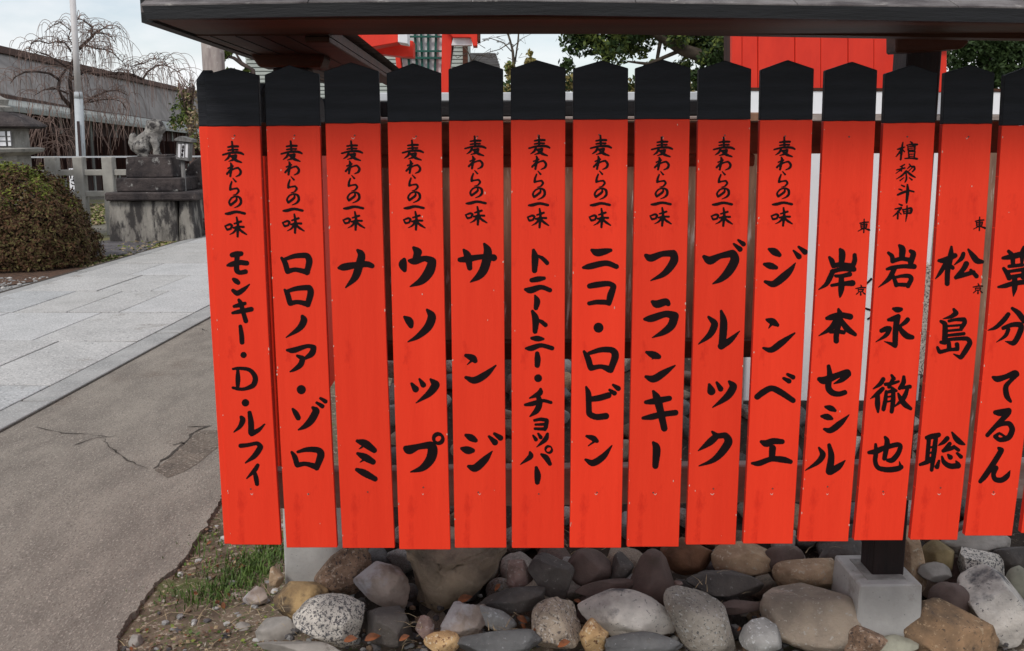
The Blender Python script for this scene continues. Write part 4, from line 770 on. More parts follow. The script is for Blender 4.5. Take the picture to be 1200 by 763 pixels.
SL = [
 (390, 727, 44, 27, -3, 'granite', 'black and white speckled granite boulder, rounded, at the lower left', .06, 0, 0),
 (327, 737, 27, 17, 4, 'grey', 'smooth grey oval stone left of the speckled granite boulder', .06, 0, 0),
 (352, 702, 30, 20, 5, 'gold', 'golden-brown mossy stone in front of the left concrete footing', .10, 0, 0),
 (404, 668, 33, 30, 30, 'brown', 'round coarse brown stone below the third board', .08, 0, 0),
 (447, 685, 31, 33, 20, 'rugged', 'craggy grey and brown rock beside the big slate', .22, .8, .1),
 (456, 733, 34, 28, 10, 'dark', 'very dark block of rock right of the speckled granite boulder', .22, .4, .25),
 (499, 738, 11, 17, 10, 'pink', 'small upright stone between dark rock and yellow stone', .18, 0, 0),
 (517, 752, 20, 13, 0, 'yellow', 'small orange-yellow pebble at the bottom edge', .08, 0, 0),
 (543, 731, 29, 22, -15, 'rugged', 'angular grey rock behind the yellow pebble', .25, .7, .15),
 (577, 724, 28, 11, -28, 'bluegrey', 'slim blue-grey stone slanting down to the right', .06, 0, 0),
 (606, 704, 42, 14, 4, 'dark', 'long flat dark stone under the fifth board', .10, 0, 0),
 (606, 673, 18, 19, 20, 'pink', 'pinkish rough stone right of the big slate', .18, .2, .1),
 (646, 675, 30, 25, -35, 'dark', 'dark wedge-shaped stone under the sixth board', .15, .1, .1),
 (648, 734, 34, 30, 25, 'lightspeck', 'light brown speckled boulder beside the long white stone', .14, .2, .1),
 (690, 665, 24, 21, 10, 'purple', 'dark rounded stone left of the tall dark one', .08, 0, 0),
 (728, 666, 16, 18, 0, 'dark', 'small dark stone beside the tall dark stone', .18, .2, .1),
 (711, 688, 36, 8, 3, 'purple', 'thin flat dark stone above the long white stone', .10, 0, .15),
 (768, 686, 27, 38, 10, 'purple', 'tall dark purple-brown stone standing upright', .12, 0, .15),
 (736, 720, 54, 25, -14, 'white', 'long white stone with dark marks', .10, .15, .1),
 (694, 745, 20, 19, -30, 'yellow', 'lumpy yellow stone below the long white stone', .2, .2, .1),
 (752, 756, 42, 13, 0, 'bluedark', 'dark blue-grey stone at the bottom edge under the white stone', .06, 0, 0),
 (582, 754, 46, 16, 3, 'bluedark', 'wide dark stone at the bottom edge beside the yellow pebble', .08, 0, 0),
 (806, 650, 30, 20, 0, 'orange', 'orange-brown rounded stone under the ninth board', .06, 0, 0),
 (872, 656, 38, 20, -2, 'tan', 'tan stone with dark lines, high under the ninth board', .06, 0, .2),
 (848, 687, 48, 16, -6, 'dark', 'long dark slate slab below the tan stone', .14, .3, .25),
 (866, 711, 29, 8, 2, 'purple', 'thin dark stone under the long slate slab', .08, 0, .1),
 (822, 731, 30, 50, 33, 'oblong', 'large oblong grey stone leaning to the left', .05, 0, 0),
 (890, 748, 26, 22, 15, 'bluegrey', 'blue-grey rough stone left of the big flat stone', .15, .2, .1),
 (951, 722, 59, 38, -12, 'flatgrey', 'biggest flat taupe stone left of the concrete footing', .08, .1, .1),
 (945, 674, 34, 22, 0, 'tan', 'tan stone behind the biggest flat stone', .12, .1, 0),
 (918, 662, 22, 22, 0, 'purple', 'dark stone right of the tan lined stone', .1, 0, 0),
 (985, 655, 24, 24, 0, 'dark', 'black stone left of the right-hand post', .1, 0, 0),
 (1014, 752, 22, 18, 0, 'brown', 'brown stone at the bottom edge left of the footing', .08, 0, 0),
 (1050, 757, 24, 10, 0, 'green', 'greenish grey stone at the foot of the footing', .06, 0, 0),
 (1069, 660, 14, 40, 3, 'tan', 'upright tan post-like stone right of the footing', .04, 0, .5),
 (1100, 652, 18, 18, 0, 'olive', 'olive brown round stone right of the post', .08, 0, 0),
 (1096, 671, 18, 10, -10, 'grey', 'small grey oval stone under the olive stone', .05, 0, 0),
 (1112, 706, 20, 22, 10, 'purple', 'dark reddish oval stone on top of the rusty rock', .05, 0, 0),
 (1147, 658, 30, 15, 3, 'granite', 'flat-topped grey granite stone at the right', .12, .2, .4),
 (1187, 657, 18, 22, -30, 'dark', 'dark slate at the right edge above the grey-white boulder', .2, .5, .2),
 (1166, 709, 42, 36, -35, 'white', 'big grey-white boulder with a dark patch at the right', .12, .2, .25),
 (1112, 742, 48, 34, -10, 'rust', 'rusty rough boulder at the lower right', .14, .2, .1),
 (1198, 684, 17, 20, 0, 'green', 'pale greenish stone cut by the right edge', .06, 0, 0),
 (1142, 636, 36, 14, 0, 'grey', 'dark grey stone behind the last boards', .08, 0, 0),
 (300, 702, 20, 13, 10, 'rugged', 'craggy whitish rock lying on the soil', .3, 1, .1),
 (323, 676, 9, 12, 0, 'tan', 'small tan stone leaning on the left footing', .1, 0, 0),
 (350, 760, 44, 9, 0, 'grey', 'grey stone cut by the bottom edge at the left', .06, 0, 0),
 (1085, 622, 16, 14, 0, 'grey', 'rounded grey stone behind the twelfth board', .08, 0, 0),
 (794, 685, 6.5, 5, 0, 'pink', 'tiny pink pebble on top of the oblong stone', .15, 0, .2),
 (283, 735, 9, 6, 0, 'grey', 'grey pebble lying on the weeds', .15, 0, 0),
 (276, 697, 8, 4, 0, 'rugged', 'pale chip of stone on the soil', .2, .6, 0),
 (246, 678, 6, 3, 15, 'grey', 'small flat grey chip on the bare soil', .2, .4, 0),
 (160, 752, 9, 7, 0, 'grey', 'grey pebble in the corner of the pavement edge', .15, 0, 0),
]
for s in SL:
    m = SM[s[5]]
    Yv = None
    if s[0] < 331 and s[1] > 660 and s[5] != 'tan': Yv = G(s[0], s[1]+s[3]*.5, 0).y
    if s[5] == 'dark' and s[1] < 700: pass
    st_ = stone(s[0], s[1], s[2]*1.05, s[3]*1.06, s[4], m, s[6], s[7]+.035, s[8], s[9], Y=Yv, sub=5 if s[2] > 28 else 4)
# the big pointed slate: its own outline
big = [(470, 636), (592, 636), (597, 650), (570, 690), (540, 708), (506, 723), (490, 715), (479, 690), (470, 655)]
Yb_ = YP(690)
cb = P(530, 675, Yb_)
bm = bmesh.new(); fv = [bm.verts.new(P(x, y, Yb_-.03+.05*math.hypot((x-530)/60, (y-672)/45))-cb) for x, y in big]; cv = bm.verts.new(P(520, 668, Yb_-.06)-cb); bv = [bm.verts.new(v.co*.8+Vector((0, .16, 0))) for v in fv]
n = len(fv)
for i in range(n):
    bm.faces.new((fv[i], fv[(i+1) % n], cv)); bm.faces.new((fv[i], bv[i], bv[(i+1) % n], fv[(i+1) % n]))
bm.faces.new(bv); bmesh.ops.recalc_face_normals(bm, faces=bm.faces)
bmesh.ops.bevel(bm, geom=bm.edges[:], offset=.006, segments=2, affect='EDGES', clamp_overlap=True)
bmesh.ops.triangulate(bm, faces=bm.faces); bmesh.ops.subdivide_edges(bm, edges=bm.edges[:], cuts=4, use_grid_fill=True)
rs_ = random.Random(4)
for _ in range(11):
    nn = Vector((rs_.gauss(0, .8), -.5-abs(rs_.gauss(0, .8)), .25*rs_.gauss(0, 1))).normalized(); hh = rs_.uniform(.22, .5)
    for v in bm.verts:
        p = Vector((v.co.x/.115, v.co.y/.10, v.co.z/.085)); e = p.dot(nn)-hh
        if e > 0 and v.co.y < .06: p = p-nn*e*.55; v.co = Vector((p.x*.115, p.y*.10, p.z*.085))
for v in bm.verts: v.co += v.co.normalized()*.009*noise.noise(v.co*22)+v.co.normalized()*.008*abs(noise.noise(v.co*11+Vector((4,1,2))))+v.co.normalized()*.004*noise.noise(v.co*60)
me = bpy.data.meshes.new('river_stone'); bm.to_mesh(me); bm.free(); me.materials.append(SM['slate']); me.polygons.foreach_set('use_smooth', [True]*len(me.polygons))
tag(link('river_stone', me, None, cb), 'largest dark slate rock, pointed at the bottom, under the fourth board', 'stone', 'river stones heaped under the boards')
# fill: smaller stones behind and between, up the heap seen through the gaps
V = []; Fc = []
for j in range(41):
    for i in range(61):
        x = -.55+2.6*i/60; y = 2.45+2.2*j/40
        z = (y-2.45)*.30+.03*noise.noise(Vector((x*5, y*5, 2)))-.01
        if x < -.35: z *= max(0, 1-(-.35-x)/.18)
        z = min(z, .52); V.append((x, y, z))
for j in range(40):
    for i in range(60): a = j*61+i; Fc.append((a, a+1, a+62, a+61))
tag(add('earth_mound', V, Fc, mat('shade_darkened_soil', (.05, .036, .027, 1), (.02, .015, .012, 1), scale=20, rough=1, bump=1, bscale=60, bdist=.01, speck=(.13, .10, .08, 1), sscale=60, sthr=.6), smooth=True), 'earth mound under the heaped stones, darkened for the shade between them', kind='structure')  # soil colour darkened to paint deeper shade between the stones
protos = []
fm = ['dark', 'grey', 'brown', 'purple', 'lightspeck', 'bluegrey', 'flatgrey', 'tan', 'dark', 'granite', 'rugged', 'bluedark']
for k, q in enumerate(fm): protos.append(stone_mesh('river_stone', 1, .9, .62, SM[q], k*3.3, .14, 3, 0, .1*(k % 3), .1*(k % 2)))
HEAP = []
for row in range(19):
    y = 2.60+row*.115
    for c in range(19):
        x = -.36+2.3*(c+random.uniform(-.3, .3))/18*(1+.10*row/3)*(.75+.02*row)
        yy = y+random.uniform(-.04, .04); z = min(.52, (yy-2.45)*.30)
        px = 600+(x)/yy*F
        if px > 1225: continue
        if abs(x-xp1) < .13 and yy < 2.75: continue
        if x < -.28 and yy < 2.8: continue
        r = random.uniform(.042, .085)
        o = bpy.data.objects.new('river_stone', random.choice(protos)); COL.objects.link(o); o.location = (x, yy, z+r*.25)
        o.scale = (r*random.uniform(.8, 1.35), r*random.uniform(.8, 1.1), r*random.uniform(.7, 1.2)); o.rotation_euler = (random.uniform(-.5, .5), random.uniform(-.6, .6), random.uniform(0, 6.28))
        tag(o, 'stone heaped behind the boards', 'stone', 'stones heaped behind the boards'); HEAP.append(o)
# small stones and grit filling the front
fp = []
for _ in range(700):
    px, py = random.uniform(330, 1200), random.uniform(690, 775); Y = YP(py)+.07; q = P(px, py, Y); fp.append((q.x, q.y, q.z-.02))
pebbles('stone_grit', fp, .006, .02, [PM[3], PM[2], PM[3], PM[0]], 'grit and small stones in the gaps of the heap, darkened for the shade there')  # mostly dark pebble colours, standing in for shade in the gaps
# dry leaves between the stones
for k, (px, py, r) in enumerate([(411, 750, 9), (437, 748, 10), (474, 748, 7), (545, 703, 10), (583, 689, 6), (612, 727, 8), (625, 742, 9), (661, 755, 9), (677, 705, 5), (613, 735, 6), (850, 745, 6), (866, 738, 5), (790, 757, 9), (735, 748, 5), (230, 700, 4), (262, 715, 5), (283, 668, 5), (245, 640, 4)]):
    Y = YP(py)+.03 if px > 330 else G(px, py).y; c = P(px, py, Y-.035 if px > 330 else Y); c.z += 0 if px > 330 else .012; kk = Y/F*1.05; V = []; Fc = []
    ax = Vector((random.uniform(-1, 1), random.uniform(-.4, .4), random.uniform(-.5, .5))).normalized(); up = Vector((random.uniform(-.3, .3), -.6, .8)).normalized(); sd_ = ax.cross(up).normalized()
    for i in range(7):
        t = i/6; ww = r*kk*.5*math.sin(math.pi*min(1, t*1.02+.02))**.8; cc = c+ax*(t-.5)*2*r*kk+up*(.25*r*kk*math.sin(t*3))
        V += [cc-sd_*ww+up*ww*.5, cc, cc+sd_*ww+up*ww*.4]
    for i in range(6):
        for j in range(2): a_ = i*3+j; Fc.append((a_, a_+1, a_+4, a_+3))
    tag(add('dry_leaf', V, Fc, M['leafdry'], smooth=True), 'curled orange-brown dry leaf lying among the stones' if px > 330 else 'brown dry leaf lying on the soil beside the pavement', 'leaf', 'dry leaves')
st = []
for _ in range(90): px, py = random.choice([(600, 740), (850, 700), (480, 740), (700, 650), (940, 660), (300, 720)]); q = P(px+random.gauss(0, 22), py+random.gauss(0, 14), YP(py)-.03); st.append(tuple(q))
blades('dry_grass', st, .05, M['straw'], 'pale dry stems caught between the stones', .0011, .8)

# ================================================================== LEFT BACKGROUND
# clipped azalea bush
bc = G(2, 318); bc = Vector((bc.x-.06, bc.y+.62, 0)); bush = thing('azalea_bush', bc, 'rounded clipped bush with red-brown winter leaves and green top at the left edge', 'bush')
n = 34000; u = rng.normal(size=(n, 3)); u /= np.linalg.norm(u, axis=1)[:, None]; u[:, 2] = np.abs(u[:, 2])*1.0
RX, RY, RZ = .84, .82, 1.12
bump_ = np.array([1+.07*noise.noise(Vector((a*2.5, b*2.5, c*2.5)))+.10*noise.noise(Vector((a*8, b*8, c*8))) for a, b, c in u])
rad = bump_*(1.03-.13*rng.random(n)**1.5)*np.where(rng.random(n) < .03, 1.05, 1)
sup = (np.abs(u)**2.05).sum(1)**(-1/2.05)
pts = u*(rad*sup)[:, None]*np.array([RX, RY, RZ])*.95+np.array(bc)+np.array([0, 0, .02])
topness = u[:, 2]+.35*np.array([noise.noise(Vector((a*3, b*3, c*3+5))) for a, b, c in u])+u[:, 0]*.18
mi = np.where(topness+rng.normal(0, .10, n) > .98, 1, 0)
mi = np.where((mi == 0) & (rng.random(n) < .36), 2, mi)
leaves('foliage', pts, .020, None, bush, nrm=u*1.2, asp=.45, mats=[M['bushred'], M['bushgreen'], M['bushtan']], midx=mi)
me = stone_mesh('inner_core', RX*.88, RY*.88, RZ*.9, M['bushcore'], 1, .05, 3); o = link('inner_core', me, bush, (0, 0, 0))  # solid near-black core behind the leaves
# steel pole with paper notice
pole = thing('lamp_pole', G(97, 258), 'tall pale painted pole with rust streaks in front of the stone fence', 'pole')
Yp = G(97, 258).y; b0 = P(97.5, 258, Yp); t0 = P(92, 112, Yp); t1 = P(84.5, -10, Yp); k = Yp/F
tubes('pole_shaft', [([b0-Vector((0, 0, .1)), t0], [5.6*k, 4.7*k]), ], M['pole'], pole, 16)
tubes('upper_tube', [([t0+Vector((0, 0, .02)), t1], [3.5*k, 3.3*k])], mat('upper_pole_paint', (.62, .60, .60, 1), (.5, .47, .46, 1), scale=3, rough=.5, bump=.1), pole, 16)
tubes('collar', [([t0-Vector((0, 0, .05)), t0+Vector((0, 0, .06))], [5.0*k, 4.4*k])], M['pole'], pole, 16)
q = [P(89.8, 142, Yp-.12), P(93, 142, Yp-.12), P(96, 186, Yp-.12), P(92.5, 186, Yp-.12)]; prism('rust_patch', q, off(q, .01), mat('dark_rust', (.06, .04, .04, 1), scale=10, bump=.4), pole)
nq = [P(80.5, 197.5, Yp-.1), P(88.5, 197, Yp-.1), P(90, 228, Yp-.1), P(82.5, 228.5, Yp-.1)]
notice = thing('paper_notice', nq[3], 'small white paper notice with black writing fixed to the pole', 'notice')
prism('sheet', nq, off(nq, .012), M['white'], notice)
ng = [frame(0, 160, 4.615, s) for s in ('381,180,3 381,192,4 384,196,2; 392,181,3 394,190,3', '382,210,3 382,226,4; 390,208,2 404,208,3; 399,202,3 399,218,3 394,228,2', '386,240,3 402,238,3; 396,233,3 402,250,3; 387,252,3 391,260,3 402,260,3', '394,272,3 386,292,3 392,284,3 396,292,3 404,288,2')]
for s in ng:
    V2, F2 = glyph_poly(s, 1); add('writing', [P(x, y, Yp-.1035) for x, y in V2], [tuple(f) for f in F2], M['ink'], notice)
# stone fence: posts, two rails, steel top bar
fence = thing('stone_fence', P(120, 262, 15.2), 'pale stone post-and-rail fence behind the pole', 'fence')
Yf = 15.2
for (a_, b_) in ((-42, -28), (5, 18), (51, 65), (84, 96), (118, 131), (191, 200), (255, 267)):
    q0, q1 = P(a_, 184, Yf), P(b_, 184, Yf); box('fence_post', q0.x, q1.x, Yf, Yf+.16, -.03, q0.z, M['fence'], fence, .012)
for (a_, b_) in ((199, 206), (224, 231)):
    z1, z0 = P(100, a_, Yf).z, P(100, b_, Yf).z; box('fence_rail', P(-80, 200, Yf).x, P(300, 200, Yf).x, Yf+.03, Yf+.11, z0, z1, M['fence'], fence, .008)
z1 = P(100, 184.2, Yf).z; box('steel_bar', P(-80, 200, Yf).x, P(300, 200, Yf).x, Yf+.17, Yf+.2, z1-.012, z1+.012, M['whitegrey'], fence, 0)
# stone lantern at the left edge
Yl = 14.2; cxl = P(-6, 160, Yl).x; kl = Yl/F
lan = thing('stone_lantern', (cxl, Yl, 0), 'large old stone lantern with a broad roof, half cut by the left edge', 'stone lantern')
def zl(py): return P(0, py, Yl).z
lathe('column', cxl, Yl, [(.50, -.03), (.50, zl(215)), (.43, zl(214)), (.43, zl(181))], M['stone_pale'], lan, 6, tw=.5)
lathe('platform', cxl, Yl, [(.44, zl(182)), (.60, zl(178)), (.62, zl(174.5)), (.56, zl(173))], M['stone_pale'], lan, 24)
lathe('lamp_house', cxl, Yl, [(.43, zl(173)), (.43, zl(150))], M['stone_pale'], lan, 6, tw=.5)
lathe('lantern_roof', cxl, Yl, [(.60, zl(151)), (.68, zl(148.5)), (.66, zl(146)), (.52, zl(139)), (.40, zl(134)), (.26, zl(131))], M['stone_dark'], lan, 6, tw=.5)
lathe('finial', cxl, Yl, [(.26, zl(131)), (.27, zl(126)), (.20, zl(123.5)), (.22, zl(117)), (.15, zl(114)), (.04, zl(108))], M['stone_pale'], lan, 12)
yp_ = Yl-.40
for (a_, b_) in ((-3, 7.5), (8.6, 13.5)):
    w0, w1 = P(a_, 154, yp_), P(b_, 171, yp_)
    f_ = box('window', w0.x-.01, w1.x+.01, yp_, yp_+.02, w1.z-.01, w0.z+.01, M['lantwood'], lan, 0)
    pn = add('pane', boxv(w0.x, w1.x, yp_-.012, yp_-.002, w1.z, w0.z), BF, M['white'], f_)
    for zz in (.33, .66):
        z_ = w1.z+(w0.z-w1.z)*zz; add('muntin', boxv(w0.x, w1.x, yp_-.02, yp_-.013, z_-.006, z_+.006), BF, M['lantwood'], f_)
# plinth with guardian lion
Yk = 14.0
def XK(px, dy=0): return P(px, 240, Yk+dy).x
def ZK(py): return P(170, py, Yk).z
pl = thing('stone_plinth', (XK(175), Yk+.5, 0), 'tall stepped stone plinth, pale and streaked below, blackened above', 'plinth')
def fr(name, x0, x1, d0, d1, zb0, zt0, m, tp=0, bv=.015):
    v = boxv(x0, x1, Yk+d0, Yk+d1, zb0, zt0)
    for i in (4, 5, 6, 7): v[i].x += tp if v[i].x < (x0+x1)/2 else -tp; v[i].y += tp if i in (4, 5) else -tp
    return bevel(add(name, v, BF, m, pl), bv)
fr('base_stone', XK(124.5), XK(206), 0, 1.0, -.03, ZK(235.3), M['stone_stain'], .03)
fr('base_stone', XK(206.3), XK(226), .02, .98, -.03, ZK(235.3), M['stone_stain'], .03)
fr('ledge_stone', XK(125), XK(233), -.06, 1.06, ZK(235.2), ZK(225.3), M['stone_dark'], 0, .02)
fr('step_stone', XK(135), XK(212), .08, .92, ZK(225.2), ZK(209), M['stone_dark'], 0)
fr('upper_block', XK(144), XK(200), .18, .80, ZK(208.9), ZK(184), M['stone_dark'], .02)
# guardian lion: fused metaballs -> one mesh
def meta_mesh(name, balls, m, parent=None, org=None, res=.018):
    mb = bpy.data.metaballs.new(name); mb.resolution = res; mb.threshold = .35
    ob = bpy.data.objects.new('tmpmeta'+name, mb); COL.objects.link(ob)
    for (x, y, z, r) in balls:
        e = mb.elements.new(); e.co = (x, y, z); e.radius = r*1.45
    bpy.context.view_layer.update()
    dg = bpy.context.evaluated_depsgraph_get(); me = bpy.data.meshes.new_from_object(ob.evaluated_get(dg))
    bpy.data.objects.remove(ob)
    for v in me.vertices:
        v.co += v.normal*.012*noise.noise(v.co*14)
    me.materials.clear(); me.materials.append(m); me.polygons.foreach_set('use_smooth', [True]*len(me.polygons))
    return me
kk = Yk/F
def LB(px, py, d, r): q = P(px, py, Yk+.45+d); return (q.x, q.y, q.z, r*kk*1.03)
balls = []
def chain(pts, n=5):
    for a_, b_ in zip(pts, pts[1:]):
        for i in range(n):
            t = i/n; balls.append(LB(*[a_[j]*(1-t)+b_[j]*t for j in range(4)]))
    balls.append(LB(*pts[-1]))
chain([(165, 173, .0, 9.5), (171, 166, 0, 9), (178, 162, 0, 9.5), (180, 156, 0, 8)])            # rump, back, chest, neck
chain([(180, 150, 0, 8.5), (184, 149, -.02, 7.5), (188.5, 151, -.02, 4.5)])                       # head, muzzle
for d in (-.1, .1):
    chain([(181, 165, d, 4.5), (183, 174, d, 3.4), (184, 181.5, d, 3.6), (187, 182.3, d, 2.8)], 4)     # fore legs
    chain([(166, 172, d*1.25, 6.5), (170, 176, d*1.3, 4.5), (166, 181.5, d*1.3, 3.6), (172, 182.5, d*1.3, 3)], 4)  # hind legs
    balls.append(LB(176.5, 144.5, d, 2.6))
chain([(158, 174, 0, 4), (155, 167, 0, 4), (155.5, 161, 0, 3.6), (157, 158, 0, 2.4)], 4)        # upright curled tail
for k in range(26):
    t = random.uniform(0, 6.28); balls.append(LB(175.5+random.uniform(-2, 5), 148+7*math.sin(t)*.9+1.5, .12*math.cos(t), random.uniform(1.8, 2.8)))
for k in range(6): balls.append(LB(178+k*2.0, 143+random.uniform(-.6, .8), random.uniform(-.08, .08), 2.2))
lme = meta_mesh('guardian', balls, mat('lichened_lion_stone', (.36, .34, .31, 1), (.17, .155, .145, 1), scale=9, rough=.95, bump=1, bscale=30, c3=(.05, .045, .045, 1), c3scale=8, c3thr=.49, bdist=.03))
lion = thing('lion_statue', P(172, 184, Yk+.45), 'weathered stone guardian lion seated on the plinth, head to the right', 'lion statue')
lo = Vector(lion.location)
for v in lme.vertices: v.co -= lo
link('body', lme, lion)
fo = fr('tmp', XK(156), XK(192), .30, .66, ZK(184.2), ZK(181.5), M['stone_dark'], 0, .006)
fo.name = 'foot_slab'; fo.parent = lion
for v in fo.data.vertices: v.co += Vector(pl['_o'])-lo
# dark stele, wooden hanging lantern on a post, pale post
q = [P(211, 211, Yk+.9), P(222, 192, Yk+.9), P(232, 184, Yk+.9), P(262, 182, Yk+.9), P(262, 275, Yk+.9), P(212, 275, Yk+.9)]
o = prism('stone_slab', q, off(q, .35), M['stone_dark'], None, .02); tag(o, 'dark standing stone with a slanting shoulder right of the plinth', 'standing stone')
q = [P(214, 256, Yk+.5), P(262, 256, Yk+.5), P(262, 270, Yk+.5), P(214, 270, Yk+.5)]
tag(prism('kerb_stone', q, off(q, .3), M['stone_dark'], None, .015), 'low dark kerb stone at the foot of the standing stone', 'stone')
Yh = Yk+.2
wl = thing('wooden_lantern', P(214, 188, Yh), 'small grey wooden lantern with a pitched roof, tilted, hung beside the lion', 'lantern')
q = [P(207, 165, Yh), P(222.5, 168, Yh), P(221, 189, Yh), P(206, 186.5, Yh)]
prism('lantern_box', q, off(q, .16), M['lantwood'], wl, .004)
q = [P(204, 163, Yh-.04), P(211, 159.5, Yh-.04), P(225, 163.5, Yh-.04), P(225, 167, Yh-.04), P(204, 165, Yh-.04)]
prism('roof', q, off(q, .24), M['lantwood'], wl, .004)
for (a_, b_) in ((208.8, 211.6), (213, 216), (217.6, 220.3)):
    q = [P(a_, 168.5, Yh-.006), P(b_, 169, Yh-.006), P(b_-.5, 185, Yh-.006), P(a_-.5, 184, Yh-.006)]
    prism('paper_panel', q, off(q, .005), M['paper'], wl)
V2, F2 = glyph_poly([[(214.6, 171, 1.3), (214.4, 173.5, 1.6)], [(214.2, 176, 1.7), (214.0, 178, 1.3)], [(213.6, 180.5, 1.4), (213.6, 183, 1.2)]], 2)
add('writing', [P(x, y, Yh-.0075) for x, y in V2], [tuple(f) for f in F2], M['ink'], wl)
lh = P(214, 188, Yh+.08)
tubes('lantern_post', [([Vector((lh.x, lh.y, -.03)), lh], [.03, .03])], M['lantwood'], wl, 8)

# long low building with grey roof
bd_ = thing('long_building', P(0, 160, 21), 'long low building with pale grey roof and dark timber walls behind the fence', 'building')
def W(px, py, Y): return P(px, py, Y)
YA, YZ = 20.0, 46.0
def quadpr(nm, pts, dz, m, par=bd_):
    return prism(nm, pts, [p+dz for p in pts], m, par)
e0, e1 = W(-30, 104, YA), W(260, 157, YZ)
r0, r1 = W(-30, 55, YA+2.6), W(260, 117, YZ+2.6)
NP = 26
for i in range(NP):
    t0_, t1_ = i/NP, (i+1)/NP+.0008; up_ = Vector((0, 0, .014*(i % 2)))
    quadpr('roof_panel', [e0.lerp(e1, t0_)+up_, e0.lerp(e1, t1_)+up_, r0.lerp(r1, t1_)+up_, r0.lerp(r1, t0_)+up_], Vector((0, 0, -.05-.02*(i % 2))), M['rooftile'])
beam('ridge_cap', r0+Vector((0, 0, .05)), r1+Vector((0, 0, .03)), .25, .16, M['darkwood'], bd_)
beam('eave_edge', e0+Vector((0, -.03, -.09)), e1+Vector((0, -.03, -.07)), .12, .16, M['darkwood'], bd_)
g0, g1 = W(-30, 118.5, YA-1.1), W(260, 159, YZ-1.3); h0, h1 = W(-30, 108, YA+.1), W(260, 152, YZ)
quadpr('lower_roof', [g0, g1, h1, h0], Vector((0, 0, -.05)), M['eave'])
beam('lower_eave_edge', g0+Vector((0, 0, -.07)), g1+Vector((0, 0, -.05)), .06, .07, M['eave'], bd_)
wa, wb = Vector((h0.x, h0.y+.1, 0)), Vector((h1.x, h1.y+.1, 0))
prism('wall', [wa, wb, Vector((wb.x, wb.y, h1.z)), Vector((wa.x, wa.y, h0.z))], [p+Vector((0, .2, 0)) for p in [wa, wb, Vector((wb.x, wb.y, h1.z)), Vector((wa.x, wa.y, h0.z))]], M['barnwood'], bd_)
for i in range(34):
    t = (i/34)**1.0; c = wa.lerp(wb, t); z = h0.z+(h1.z-h0.z)*t
    box('wall_post', c.x-.06, c.x+.06, c.y-.12, c.y-.02, 0, z-.05, M['darkwood'] if i % 3 else M['eave'], bd_, 0)
    if i % 2: box('wall_panel', c.x+.09, c.x+.45, c.y-.03+.3*0, c.y+.02, .5, z-.7, mat('old_red_wall_panel', (.16, .05, .03, 1), (.07, .025, .018, 1), scale=3) if 'orp' not in M else M['orp'], bd_, 0)
    if 'orp' not in M: M['orp'] = bpy.data.materials.get('old_red_wall_panel', M['barnwood'])

